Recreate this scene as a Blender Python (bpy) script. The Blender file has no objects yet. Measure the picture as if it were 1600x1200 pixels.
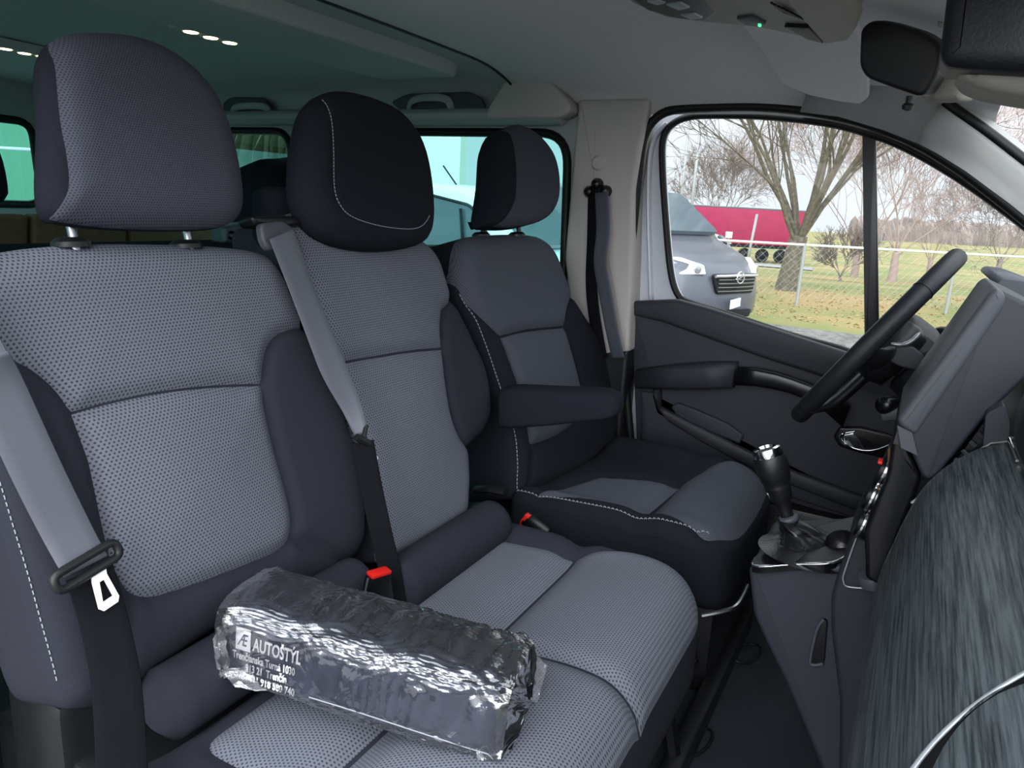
import bpy, bmesh, math, random
import numpy as np
from mathutils import Vector, Matrix, geometry
sc = bpy.context.scene
COL = sc.collection
# ------------------------------------------------------------------ camera, sky, exposure
FPX = 1150.0; YAW = 28.2; PITCH = 13.9; ROLL = 3.2
CAM = np.array([.881, -1.174, 1.05])
def _basis():
    y, p, r = (math.radians(a) for a in (YAW, PITCH, ROLL))
    d = np.array([-math.sin(y)*math.cos(p), math.cos(y)*math.cos(p), -math.sin(p)])
    R = np.array([math.cos(y), math.sin(y), 0.]); U = np.cross(R, d)
    return d, R*math.cos(r)+U*math.sin(r), -R*math.sin(r)+U*math.cos(r)
CD, CR, CU = _basis()
cam = bpy.data.cameras.new('camera'); camo = bpy.data.objects.new('camera', cam); COL.objects.link(camo)
cam.sensor_width = 36; cam.lens = FPX/1600*36; cam.clip_start = .02; cam.clip_end = 1500
mw = Matrix.Identity(4)
for i in range(3):
    mw[i][0] = CR[i]; mw[i][1] = CU[i]; mw[i][2] = -CD[i]; mw[i][3] = CAM[i]
camo.matrix_world = mw
sc.camera = camo
world = bpy.data.worlds.new('overcast_sky'); sc.world = world; world.use_nodes = True
wn = world.node_tree; wn.nodes.clear()
wo = wn.nodes.new('ShaderNodeOutputWorld'); wb = wn.nodes.new('ShaderNodeBackground')
tc = wn.nodes.new('ShaderNodeTexCoord'); sx = wn.nodes.new('ShaderNodeSeparateXYZ'); cr = wn.nodes.new('ShaderNodeValToRGB')
nz = wn.nodes.new('ShaderNodeTexNoise'); nz.inputs['Scale'].default_value = 3; mxw = wn.nodes.new('ShaderNodeMixRGB'); mxw.blend_type = 'MULTIPLY'; mxw.inputs[0].default_value = .12
wn.links.new(tc.outputs['Generated'], sx.inputs[0]); wn.links.new(sx.outputs['Z'], cr.inputs[0])
wn.links.new(tc.outputs['Generated'], nz.inputs['Vector'])
cr.color_ramp.elements[0].position = .08; cr.color_ramp.elements[0].color = (.30, .315, .34, 1)
cr.color_ramp.elements[1].position = .95; cr.color_ramp.elements[1].color = (.90, .96, 1.0, 1)
wn.links.new(cr.outputs[0], mxw.inputs[1]); wn.links.new(nz.outputs['Fac'], mxw.inputs[2])
wn.links.new(mxw.outputs[0], wb.inputs[0]); wb.inputs[1].default_value = 2.2
wn.links.new(wb.outputs[0], wo.inputs[0])
sun = bpy.data.lights.new('door_fill_sun', 'SUN'); sun.energy = 2.0; sun.angle = math.radians(60); sun.color = (.95, .97, 1)  # added soft fill from the open door side to brighten the cabin
suno = bpy.data.objects.new('door_fill_sun', sun); COL.objects.link(suno); suno.rotation_euler = (math.radians(66), 0, math.radians(14))
sc.view_settings.view_transform = 'Standard'; sc.view_settings.look = 'None'
sc.view_settings.gamma = 1; sc.view_settings.use_curve_mapping = False
sc.view_settings.exposure = .75
# ------------------------------------------------------------------ helpers
A = np.array
def ray(px, py): return CD+CR*(px-800)/FPX-CU*(py-600)/FPX
def at(px, py, n, c):
    n = A(n, float); v = ray(px, py); return CAM+(c-n@CAM)/(n@v)*v
X1, Y1, Z1 = (1, 0, 0), (0, 1, 0), (0, 0, 1)
def atx(px, py, c): return at(px, py, X1, c)
def aty(px, py, c): return at(px, py, Y1, c)
def atz(px, py, c): return at(px, py, Z1, c)
def unit(v): v = A(v, float); return v/np.linalg.norm(v)
def lin(h):
    r = []
    for i in (0, 2, 4):
        c = int(h[i:i+2], 16)/255; r.append(c/12.92 if c <= .04045 else ((c+.055)/1.055)**2.4)
    return tuple(r)+(1,)
MATS = {}
def mat(name, hexc, rough=.6, metal=0, spec=.5, noise=0, nscale=60, bump=0, bscale=400, coat=0, hex2=None, emit=0, sheen=0):
    m = bpy.data.materials.new(name); m.use_nodes = True; nt = m.node_tree; b = nt.nodes['Principled BSDF']
    c = lin(hexc); b.inputs['Base Color'].default_value = c; b.inputs['Roughness'].default_value = rough; b.inputs['Metallic'].default_value = metal
    b.inputs['Specular IOR Level'].default_value = spec
    if coat: b.inputs['Coat Weight'].default_value = coat; b.inputs['Coat Roughness'].default_value = .08
    if sheen: b.inputs['Sheen Weight'].default_value = sheen; b.inputs['Sheen Roughness'].default_value = .5
    if emit: b.inputs['Emission Color'].default_value = c; b.inputs['Emission Strength'].default_value = emit
    if noise or bump:
        t = nt.nodes.new('ShaderNodeTexCoord')
    if noise:
        n = nt.nodes.new('ShaderNodeTexNoise'); n.inputs['Scale'].default_value = nscale; n.inputs['Detail'].default_value = 4
        r = nt.nodes.new('ShaderNodeValToRGB'); nt.links.new(t.outputs['Object'], n.inputs['Vector']); nt.links.new(n.outputs['Fac'], r.inputs[0])
        c2 = lin(hex2) if hex2 else tuple(x*(1-noise) for x in c[:3])+(1,)
        c1 = c if hex2 else tuple(min(1, x*(1+noise)) for x in c[:3])+(1,)
        r.color_ramp.elements[0].color = c2; r.color_ramp.elements[1].color = c1; r.color_ramp.elements[0].position = .35; r.color_ramp.elements[1].position = .65
        nt.links.new(r.outputs[0], b.inputs['Base Color'])
    if bump:
        n2 = nt.nodes.new('ShaderNodeTexNoise'); n2.inputs['Scale'].default_value = bscale; n2.inputs['Detail'].default_value = 3
        bp = nt.nodes.new('ShaderNodeBump'); bp.inputs['Strength'].default_value = bump; bp.inputs['Distance'].default_value = .002
        nt.links.new(t.outputs['Object'], n2.inputs['Vector']); nt.links.new(n2.outputs['Fac'], bp.inputs['Height']); nt.links.new(bp.outputs[0], b.inputs['Normal'])
    MATS[name] = m; return m
def weave(name, ca, cb, pitch):
    """knitted seat cloth: rows of small dark pits in a lighter grey yarn"""
    m = bpy.data.materials.new(name); m.use_nodes = True; nt = m.node_tree; b = nt.nodes['Principled BSDF']
    b.inputs['Roughness'].default_value = .85; b.inputs['Specular IOR Level'].default_value = .2
    uv = nt.nodes.new('ShaderNodeUVMap'); uv.uv_map = 'uv'
    sp = nt.nodes.new('ShaderNodeSeparateXYZ'); nt.links.new(uv.outputs[0], sp.inputs[0])
    def M(op, a, bb=None, c=None):
        n = nt.nodes.new('ShaderNodeMath'); n.operation = op
        for i, v in enumerate((a, bb, c)):
            if v is None: continue
            if isinstance(v, (int, float)): n.inputs[i].default_value = v
            else: nt.links.new(v, n.inputs[i])
        return n.outputs[0]
    u = M('MULTIPLY', sp.outputs[0], 1/pitch); v = M('MULTIPLY', sp.outputs[1], 1/(pitch*.82))
    row = M('FLOOR', v); half = M('MULTIPLY', M('MODULO', row, 2), .5)
    fu = M('SUBTRACT', M('FRACT', M('ADD', u, half)), .5); fv = M('SUBTRACT', M('FRACT', v), .5)
    d = M('SQRT', M('ADD', M('MULTIPLY', M('MULTIPLY', fu, fu), 1.5), M('MULTIPLY', fv, fv)))
    ss = nt.nodes.new('ShaderNodeMapRange'); ss.interpolation_type = 'SMOOTHSTEP'; nt.links.new(d, ss.inputs[0])
    ss.inputs[1].default_value = .12; ss.inputs[2].default_value = .42
    mx = nt.nodes.new('ShaderNodeMixRGB'); nt.links.new(ss.outputs[0], mx.inputs[0]); mx.inputs[1].default_value = lin(cb); mx.inputs[2].default_value = lin(ca)
    nt.links.new(mx.outputs[0], b.inputs['Base Color'])
    bp = nt.nodes.new('ShaderNodeBump'); bp.inputs['Strength'].default_value = .35; bp.inputs['Distance'].default_value = .0012
    nt.links.new(ss.outputs[0], bp.inputs['Height']); nt.links.new(bp.outputs[0], b.inputs['Normal'])
    MATS[name] = m; return m
def clear(name, tint, gloss=.5, rough=.0, ior=1.45, bump=0, bscale=20, haze=0):
    m = bpy.data.materials.new(name); m.use_nodes = True; nt = m.node_tree; nt.nodes.clear()
    o = nt.nodes.new('ShaderNodeOutputMaterial'); t = nt.nodes.new('ShaderNodeBsdfTransparent'); t.inputs[0].default_value = tint
    g = nt.nodes.new('ShaderNodeBsdfGlossy'); g.inputs['Roughness'].default_value = rough
    f = nt.nodes.new('ShaderNodeFresnel'); f.inputs[0].default_value = ior; mu = nt.nodes.new('ShaderNodeMath'); mu.operation = 'MULTIPLY'; mu.inputs[1].default_value = gloss
    mx = nt.nodes.new('ShaderNodeMixShader'); nt.links.new(f.outputs[0], mu.inputs[0]); nt.links.new(mu.outputs[0], mx.inputs[0])
    nt.links.new(t.outputs[0], mx.inputs[1]); nt.links.new(g.outputs[0], mx.inputs[2]); last = mx
    if bump:
        tcn = nt.nodes.new('ShaderNodeTexCoord'); n = nt.nodes.new('ShaderNodeTexNoise'); n.inputs['Scale'].default_value = bscale; n.inputs['Detail'].default_value = 4; n.inputs['Distortion'].default_value = 1.5
        bp = nt.nodes.new('ShaderNodeBump'); bp.inputs['Strength'].default_value = bump; bp.inputs['Distance'].default_value = .01
        nt.links.new(tcn.outputs['Object'], n.inputs['Vector']); nt.links.new(n.outputs['Fac'], bp.inputs['Height'])
        nt.links.new(bp.outputs[0], g.inputs['Normal']); nt.links.new(bp.outputs[0], f.inputs['Normal'])
    if haze:
        df = nt.nodes.new('ShaderNodeBsdfDiffuse'); df.inputs[0].default_value = (.8, .8, .85, 1); m2 = nt.nodes.new('ShaderNodeMixShader'); m2.inputs[0].default_value = haze
        nt.links.new(mx.outputs[0], m2.inputs[1]); nt.links.new(df.outputs[0], m2.inputs[2]); last = m2
    nt.links.new(last.outputs[0], o.inputs[0]); MATS[name] = m; return m
# materials
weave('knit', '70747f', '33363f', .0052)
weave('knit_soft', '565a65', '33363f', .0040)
weave('knit_fine_shaded', '4a4d58', '2a2c34', .0036)  # finer knit, with the shade on the headrests darkened into its colour
mat('dark_cloth', '2f313a', .9, spec=.15, noise=.12, nscale=900, bump=.25, bscale=1500)
mat('black_cloth', '20222a', .92, spec=.12, noise=.1, nscale=900, bump=.2, bscale=1500)
mat('thread', '9a9ca4', .8)
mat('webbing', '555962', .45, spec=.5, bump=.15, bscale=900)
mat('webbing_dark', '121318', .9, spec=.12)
mat('black_plastic', '17181b', .42, spec=.5, bump=.08, bscale=1200)
mat('satin_black', '0e0f12', .28, spec=.5)
mat('dark_plastic', '2b2d35', .55, spec=.45, bump=.15, bscale=1400)
mat('door_plastic', '31333d', .55, spec=.4, bump=.18, bscale=1200)
mat('grey_plastic', '4a4d54', .5, spec=.4, bump=.1, bscale=1200)
mat('headliner', 'dddcdc', .95, spec=.1, noise=.05, nscale=300, bump=.15, bscale=800)
mat('headliner_green_lit', 'bcc3c2', .95, spec=.1, noise=.05, nscale=300, bump=.15, bscale=800)  # light from the tinted windows painted in as a greener, darker cloth
mat('pillar_trim', 'c2bcb9', .6, spec=.3, bump=.06, bscale=900)
mat('pale_trim', 'aab0b0', .6, spec=.3)
mat('beige_trim', '9c9a90', .6, spec=.3)
mat('white_paint', 'd3d8e0', .3, spec=.5, coat=.5)
mat('rubber', '0c0d10', .5, spec=.4)
mat('chrome', 'e4e4e8', .12, metal=1)
mat('satin_metal', 'b4b6ba', .3, metal=1)
mat('silver_paint', 'b9bec3', .3, metal=.5)
mat('red_plastic', 'e0231c', .45, spec=.4)
mat('leather', '131317', .33, spec=.6, bump=.3, bscale=220)
mat('leather_grain', '1c1e24', .5, spec=.4, bump=.3, bscale=260)
mat('mat_rubber', '2c3138', .75, spec=.3, bump=.3, bscale=90, noise=.15, nscale=12)
mat('bag_cloth', '434b5f', .6, spec=.4, noise=.2, nscale=30, bump=.3, bscale=60)
mat('print_white', 'f2f2f4', .6)
mat('lamp_glow', 'ffe6b0', .5, emit=3.2)
mat('led_green', '3cff90', .5, emit=1.2)
mat('paper', 'd9d9dc', .7)
mat('brown_trim', '71573f', .8, noise=.1, nscale=40)
clear('window_glass', (.93, .95, .95, 1), .25)
clear('tinted_glass', (.58, .84, .82, 1), .5)
clear('film', (.97, .97, .99, 1), 5.5, .05, 1.5, .3, 20, .02)
mat('far_trees', '8f827d', .95, noise=.2, nscale=.3)
mat('screen_pillar_lit', 'e2e2e0', .6, spec=.3)  # pillar trim lightened, windscreen light put into its colour
clear('film_loose', (.95, .95, .97, 1), 5.5, .08, 1.5, .4, 30, .16)
mat('grass', '6c7a44', .95, noise=.2, hex2='a08a5c', nscale=.35)
mat('gravel', '74716e', .95, noise=.35, nscale=9, bump=.5, bscale=20)
mat('bark', '6c6558', .9, noise=.3, nscale=14, bump=.6, bscale=30)
mat('bark_far', '8a7d78', .95, noise=.2, nscale=5)
mat('twig_pink', 'a8928c', .95)
mat('red_tarp', 'a03052', .6, spec=.3, noise=.08, nscale=2)
mat('van_black', '5a5c66', .35, spec=.5, coat=.4)
mat('van_white', 'e6ecee', .3, coat=.5)
mat('van_glass', '55626a', .08, spec=.9)
mat('headlamp', 'e9eef2', .15, spec=.8, coat=.8)
mat('wire', 'a2a8aa', .5, metal=.6)
mat('post_metal', 'a5a7a8', .5, metal=.2)
mat('rail_white', 'e9edf0', .5)
mat('green_clad', '86b8a0', .6)
mat('warehouse_white', 'e4e8e6', .7)
mat('asphalt', '8f9092', .9, noise=.15, nscale=3)
mat('hedge_leaf', '7d705a', .9, noise=.35, nscale=6, hex2='5c6644')
def wood(name):
    m = bpy.data.materials.new(name); m.use_nodes = True; nt = m.node_tree; b = nt.nodes['Principled BSDF']
    b.inputs['Roughness'].default_value = .42; b.inputs['Specular IOR Level'].default_value = .5
    t = nt.nodes.new('ShaderNodeTexCoord'); mp = nt.nodes.new('ShaderNodeMapping'); mp.inputs['Scale'].default_value = (260, 9, 260)
    n = nt.nodes.new('ShaderNodeTexNoise'); n.inputs['Scale'].default_value = 1; n.inputs['Detail'].default_value = 5; n.inputs['Roughness'].default_value = .65
    r = nt.nodes.new('ShaderNodeValToRGB'); r.color_ramp.elements[0].position = .38; r.color_ramp.elements[1].position = .62
    r.color_ramp.elements[0].color = lin('495157'); r.color_ramp.elements[1].color = lin('828d93')
    nt.links.new(t.outputs['Object'], mp.inputs[0]); nt.links.new(mp.outputs[0], n.inputs['Vector']); nt.links.new(n.outputs['Fac'], r.inputs[0]); nt.links.new(r.outputs[0], b.inputs['Base Color'])
    bp = nt.nodes.new('ShaderNodeBump'); bp.inputs['Strength'].default_value = .3; bp.inputs['Distance'].default_value = .001
    nt.links.new(n.outputs['Fac'], bp.inputs['Height']); nt.links.new(bp.outputs[0], b.inputs['Normal']); MATS[name] = m
wood('streaked_trim')

ORG = {}
def thing(name, label, cat, loc=(0, 0, 0), group=None):
    o = bpy.data.objects.new(name, None); COL.objects.link(o); o.location = loc; o.empty_display_size = .05
    o['label'] = label; o['category'] = cat
    if group: o['group'] = group
    ORG[o.name] = A(loc, float); return o
def put(name, bm, m, parent=None, smooth=True, label=None, cat=None, group=None, kind=None, origin=None, keep=False):
    """link a bmesh as one mesh object; vertices are given in world coordinates"""
    off = A((0, 0, 0.)) if origin is None else A(origin, float)
    if parent is not None: off = ORG[parent.name]
    if not keep: bmesh.ops.recalc_face_normals(bm, faces=bm.faces)
    me = bpy.data.meshes.new(name)
    if off.any(): bmesh.ops.translate(bm, verts=bm.verts, vec=Vector(-off))
    fl_ = bm.faces.layers.int.get('flat'); flags = [not (fl_ and f[fl_]) for f in bm.faces]
    bm.to_mesh(me); bm.free()
    for mm in (m if isinstance(m, (list, tuple)) else [m]): me.materials.append(MATS[mm])
    if smooth:
        me.polygons.foreach_set('use_smooth', flags)
        if smooth != 'all': me.set_sharp_from_angle(angle=math.radians(38))
    o = bpy.data.objects.new(name, me); COL.objects.link(o); ORG[o.name] = off
    if parent is not None: o.parent = parent
    else: o.location = off
    if label: o['label'] = label
    if cat: o['category'] = cat
    if group: o['group'] = group
    if kind: o['kind'] = kind
    return o
def struct(name, bm, m, smooth=True, label=None, cat=None, **k):
    return put(name, bm, m, None, smooth, label, cat, kind='structure', **k)
def crom(p, n=8, closed=False):
    p = [A(q, float) for q in p]; N = len(p); out = []
    if N < 3: return p
    for i in range(N if closed else N-1):
        if closed: a, b, c, d = p[i-1], p[i], p[(i+1) % N], p[(i+2) % N]
        else: a, b, c, d = p[max(i-1, 0)], p[i], p[i+1], p[min(i+2, N-1)]
        for k in range(n):
            t = k/n; out.append(.5*((2*b)+(c-a)*t+(2*a-5*b+4*c-d)*t*t+(3*b-a-3*c+d)*t**3))
    if not closed: out.append(p[-1])
    return out
def resample(p, ds, closed=False):
    p = A(p, float)
    if closed: p = np.vstack([p, p[:1]])
    L = np.r_[0, np.cumsum(np.linalg.norm(np.diff(p, axis=0), axis=1))]; n = max(3 if closed else 1, int(round(L[-1]/ds)))
    s = np.linspace(0, L[-1], n+1); q = np.stack([np.interp(s, L, p[:, i]) for i in range(p.shape[1])], 1)
    return q[:-1] if closed else q
def fillet(poly, r, n=5):
    """round the corners of a closed polygon; r number or list"""
    out = []; N = len(poly); poly = [A(q, float) for q in poly]
    for i in range(N):
        a, b, c = poly[i-1], poly[i], poly[(i+1) % N]; rr = r[i] if isinstance(r, (list, tuple)) else r
        if rr <= 0: out.append(b); continue
        u = a-b; v = c-b; lu = np.linalg.norm(u); lv = np.linalg.norm(v); k = min(rr, lu*.48, lv*.48); p0 = b+u/lu*k; p1 = b+v/lv*k
        for j in range(n+1):
            t = j/n; out.append((1-t)**2*p0+2*t*(1-t)*b+t*t*p1)
    return out
def grid(bm, rows, closed=False, cap=False, flat=False):
    vs = [[bm.verts.new(p) for p in r] for r in rows]
    for i in range(len(vs)-1):
        m = len(vs[i])
        for j in range(m if closed else m-1):
            try: bm.faces.new((vs[i][j], vs[i][(j+1) % m], vs[i+1][(j+1) % m], vs[i+1][j]))
            except ValueError: pass
    if cap:
        fl = bm.faces.layers.int.get('flat') if flat else None
        for r in (vs[0], vs[-1]):
            try:
                f = bm.faces.new(r)
                if fl: f[fl] = 1
            except ValueError: pass
    return vs
def tube(bm, pts, r, seg=10, closed=False, cap=True, ref=None, sq=None):
    pts = [A(p, float) for p in pts]; n = len(pts); rows = []; prev = None
    for i, p in enumerate(pts):
        if closed: t = pts[(i+1) % n]-pts[i-1]
        else: t = pts[min(i+1, n-1)]-pts[max(i-1, 0)]
        t = unit(t)
        if prev is None:
            h = A(ref, float) if ref is not None else (A((0, 0, 1.)) if abs(t[2]) < .9 else A((1., 0, 0)))
        else: h = prev
        a = h-t*(h@t); a = unit(a); prev = a; b = np.cross(t, a)
        rr = r[i] if isinstance(r, (list, tuple, np.ndarray)) else r
        ra, rb = (rr, rr) if sq is None else (rr*sq[0], rr*sq[1])
        rows.append([p+a*ra*math.cos(k*2*math.pi/seg)+b*rb*math.sin(k*2*math.pi/seg) for k in range(seg)])
    if closed: rows.append(rows[0])
    if closed:
        vs = [[bm.verts.new(p) for p in q] for q in rows[:-1]]; vs.append(vs[0])
        for i in range(len(vs)-1):
            for j in range(seg): bm.faces.new((vs[i][j], vs[i][(j+1) % seg], vs[i+1][(j+1) % seg], vs[i+1][j]))
    else: grid(bm, rows, True, cap)
def ribbon(bm, pts, wid, width, th=.0016):
    """strap: pts along it, wid unit vectors across it"""
    pts = [A(p, float) for p in pts]; n = len(pts); rows = []
    for i, p in enumerate(pts):
        t = unit(pts[min(i+1, n-1)]-pts[max(i-1, 0)]); w = A(wid[min(i, len(wid)-1)] if isinstance(wid, list) else wid, float); w = unit(w-t*(w@t)); nn = np.cross(t, w)
        W = width[i] if isinstance(width, list) else width
        rows.append([p+w*W/2*c+nn*th/2*s for c, s in ((-1, 0), (-.96, 1), (-.5, .6), (0, 1), (.5, .6), (.96, 1), (1, 0), (.96, -1), (0, -1), (-.96, -1))])
    grid(bm, rows, True, True)
def lathe(bm, c, ax, prof, seg=24, ref=None):
    """prof: (distance along axis, radius)"""
    ax = unit(ax); h = A(ref, float) if ref is not None else (A((0, 0, 1.)) if abs(ax[2]) < .9 else A((1., 0, 0))); a = unit(h-ax*(h@ax)); b = np.cross(ax, a); c = A(c, float)
    rows = [[c+ax*t+(a*math.cos(k*2*math.pi/seg)+b*math.sin(k*2*math.pi/seg))*max(r, 1e-4) for k in range(seg)] for t, r in prof]
    grid(bm, rows, True, True)
def box(bm, c, s, ax=None, bev=.0, seg=2):
    """c centre, s full sizes, ax rows = local axes"""
    ax = np.eye(3) if ax is None else A(ax, float); c = A(c, float); V = []
    for i in (-1, 1):
        for j in (-1, 1):
            for k in (-1, 1): V.append(bm.verts.new(c+ax[0]*s[0]/2*i+ax[1]*s[1]/2*j+ax[2]*s[2]/2*k))
    F = [bm.faces.new([V[i] for i in f]) for f in ((0, 1, 3, 2), (4, 6, 7, 5), (0, 4, 5, 1), (2, 3, 7, 6), (0, 2, 6, 4), (1, 5, 7, 3))]
    if bev:
        es = {e for f in F for e in f.edges}; bmesh.ops.bevel(bm, geom=list(es), offset=bev, segments=seg, profile=.5, affect='EDGES')
def ext(bm, pts, vec, bev=0, seg=5):
    """thick plate: closed polygon pts pushed along vec, front rim rounded"""
    pts = [A(p, float) for p in pts]; vec = A(vec, float)
    if not bm.faces.layers.int.get('flat'): bm.faces.layers.int.new('flat')
    if not bev:
        grid(bm, [pts, [p+vec for p in pts]], True, True, True); return
    n = len(pts); nv = unit(vec); c = sum(pts)/n; L = np.linalg.norm(vec)
    area = sum(np.cross(pts[i], pts[(i+1) % n]) for i in range(n)); sgn = 1 if area@nv > 0 else -1
    def inset(d):
        out = []
        for i in range(n):
            t0 = unit(pts[i]-pts[i-1]) if np.linalg.norm(pts[i]-pts[i-1]) > 1e-7 else unit(pts[i]-pts[i-2]); t1 = unit(pts[(i+1) % n]-pts[i]) if np.linalg.norm(pts[(i+1) % n]-pts[i]) > 1e-7 else t0
            m = np.cross(nv, t0)*sgn+np.cross(nv, t1)*sgn; l = np.linalg.norm(m); m = m/l if l > 1e-6 else m; k = 1/max(.5, (np.cross(nv, t0)*sgn)@m)
            out.append(pts[i]+m*d*min(k, 1.5))
        if d > 1e-5:
            ok = seg_dist(A(out), [A(pts+[pts[0]])]) > d*.93
            if ok.any():
                idx = [i for i in range(n) if ok[i]]
                for i in range(n):
                    if not ok[i]:
                        a = max([j for j in idx if j < i], default=idx[-1]-n); b = min([j for j in idx if j > i], default=idx[0]+n); f = (i-a)/(b-a); out[i] = out[a % n]*(1-f)+out[b % n]*f
        return out
    rows = [pts, [p+nv*(L-bev) for p in pts]]
    for k in range(1, seg+1):
        a = k/seg*math.pi/2; rows.append([p+nv*(L-bev+bev*math.sin(a)) for p in inset(bev*(1-math.cos(a)))])
    grid(bm, rows, True, True, True)
def loft(bm, rings, cap=True): grid(bm, rings, True, cap)
def sheet(bm, rings): grid(bm, rings, False, False)
def BM(): return bmesh.new()
def seg_dist(P, lines):
    """distance of each 2-D point to the nearest of several polylines"""
    best = np.full(len(P), 1e9)
    for L in lines:
        L = A(L, float)
        if len(L) < 2: continue
        a = L[:-1]; d = L[1:]-a; dd = (d*d).sum(1)+1e-12
        for s in range(0, len(P), 4000):
            q = P[s:s+4000]; t = np.clip(((q[:, None]-a)*d).sum(2)/dd, 0, 1); r = np.linalg.norm(q[:, None]-(a+t[..., None]*d), axis=2).min(1)
            best[s:s+4000] = np.minimum(best[s:s+4000], r)
    return best
def inside(P, poly):
    poly = A(poly, float); x, y = P[:, 0], P[:, 1]; c = np.zeros(len(P), bool); j = len(poly)-1
    for i in range(len(poly)):
        xi, yi = poly[i]; xj, yj = poly[j]
        cond = ((yi > y) != (yj > y)) & (x < (xj-xi)*(y-yi)/(yj-yi+1e-15)+xi); c ^= cond; j = i
    return c
class Frame:
    def __init__(s, O, U, V): s.O = A(O, float); s.U = unit(U); s.V = unit(V); s.N = np.cross(s.U, s.V)
    def px(s, p, w=0):
        q = at(p[0], p[1], s.N, s.N@s.O+w)-s.O; return A((q@s.U, q@s.V))
    def w(s, u, v, w): return s.O+s.U*u+s.V*v+s.N*w
def pillow(fr, outline, parts, base, parent, seams=(), T=.04, R=.06, B=.08, groove=.008, gw=.009, puff=.010, pw=.05, h=None, ds=.009, names=None, back=.02, side=None, wallfn=None):
    """upholstered block. outline in frame (u,v); parts = [(object name, material, polygon, label)] are sewn-in zones.
       base = (object name, material). Returns (height function, base object, zone objects)."""
    out = resample(outline, ds, True); outc = np.vstack([out, out[:1]])
    zl = [resample(p[2], ds, True) for p in parts]; sl = [resample(s, ds) for s in seams]
    zc = [np.vstack([z, z[:1]]) for z in zl]
    lines = zc+sl
    def hgt(P):
        P = np.atleast_2d(P); d = np.where(inside(P, out), seg_dist(P, [outc]), 0); k = 1-np.clip(d/R, 0, 1); w = T*(np.sqrt(np.maximum(0, 1-k**2.2))-1)
        if lines:
            e = seg_dist(P, lines); w = w-groove*np.exp(-(e/gw)**2)-puff*np.exp(-(e/pw))
        if h is not None: w = w+h(P[:, 0], P[:, 1])
        return w
    lo = out.min(0); hi = out.max(0); pts = []
    ny = int((hi[1]-lo[1])/(ds*.87))+1; nx = int((hi[0]-lo[0])/ds)+1
    for j in range(ny):
        for i in range(nx): pts.append((lo[0]+(i+.5*(j % 2))*ds, lo[1]+j*ds*.87))
    pts = A(pts); pts = pts[inside(pts, out)]
    pts = pts[seg_dist(pts, [outc]) > ds*.95]
    if lines: pts = pts[seg_dist(pts, lines) > ds*.5]
    # extra rings near the rim for a round edge
    nrm = np.roll(out, -1, 0)-np.roll(out, 1, 0); nrm = np.stack([-nrm[:, 1], nrm[:, 0]], 1); nrm /= np.linalg.norm(nrm, axis=1)[:, None]+1e-9
    if not inside((out+nrm*ds*.3)[:1], out)[0]: nrm = -nrm
    ring = []
    for d in (ds*.12, ds*.4):
        q = out+nrm*d; q = q[inside(q, out)]; dd = seg_dist(q, [outc]); q = q[dd > d*.8]
        if lines: q = q[seg_dist(q, lines) > ds*.12]
        ring.append(q)
    allp = [out]; edges = [(i, (i+1) % len(out)) for i in range(len(out))]; k = len(out)
    for z in zl:
        allp.append(z); edges += [(k+i, k+(i+1) % len(z)) for i in range(len(z))]; k += len(z)
    for s in sl:
        allp.append(s); edges += [(k+i, k+i+1) for i in range(len(s)-1)]; k += len(s)
    allp += ring+[pts]; allp = np.vstack(allp)
    vs, es, fs, *_ = geometry.delaunay_2d_cdt([Vector(p) for p in allp], edges, [], 0, 1e-5)
    VV = A([(v.x, v.y) for v in vs]); cen = A([VV[list(f)].mean(0) for f in fs]); keep = inside(cen, out)
    # drop slivers on the hull rim
    zid = np.zeros(len(fs), int)
    for i, z in enumerate(zl): zid[inside(cen, z)] = i+1
    W = hgt(VV)
    objs = []
    for zi in range(len(parts)+1):
        ff = [f for f, kk, q in zip(fs, keep, zid) if kk and q == zi]
        bm = BM(); uvl = bm.loops.layers.uv.new('uv'); mp = {}
        def vert(i):
            if i not in mp: mp[i] = bm.verts.new(fr.w(VV[i, 0], VV[i, 1], W[i]))
            return mp[i]
        for f in ff:
            a, b_, c_ = [VV[i] for i in f[:3]]
            if (b_[0]-a[0])*(c_[1]-a[1])-(b_[1]-a[1])*(c_[0]-a[0]) < 0: f = f[::-1]
            try: F = bm.faces.new([vert(i) for i in f])
            except ValueError: continue
            for l, i in zip(F.loops, f): l[uvl].uv = VV[i]
        if zi == 0:
            # walls and back from the outline
            rows = []; m = len(out)
            w0 = hgt(out)
            prof = [(0, 0)]+[(0, -B*t) for t in (.25, .5, .75, 1)]+[(back*(1-math.cos(a)), -B-back*math.sin(a)) for a in (.5, 1, 1.4)]
            for (ins, dw) in prof:
                q = out+nrm*ins
                rows.append([fr.w(q[i, 0], q[i, 1], w0[i]+dw+(wallfn(q[i, 0], q[i, 1], -dw/B) if wallfn else 0)) for i in range(m)])
            vv = [[bm.verts.new(p) for p in r] for r in rows]
            for i in range(len(vv)-1):
                for j in range(m):
                    F = bm.faces.new((vv[i][j], vv[i][(j+1) % m], vv[i+1][(j+1) % m], vv[i+1][j]))
                    for l, (jj, ii) in zip(F.loops, ((j, i), (j+1, i), (j+1, i+1), (j, i+1))): l[uvl].uv = (jj*ds, ii*.01)
            F = bm.faces.new(vv[-1]); bmesh.ops.triangulate(bm, faces=[F])
            bmesh.ops.remove_doubles(bm, verts=bm.verts, dist=1e-5)
            o = put(base[0], bm, base[1], parent, 'all', label=base[2] if len(base) > 2 else None)
        else:
            p = parts[zi-1]; o = put(p[0], bm, p[1], objs[0] if (len(p) > 4 and p[4]) else parent, 'all', label=p[3] if len(p) > 3 else None, keep=True)
        objs.append(o)
    return hgt, objs[0], objs[1:]
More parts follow.
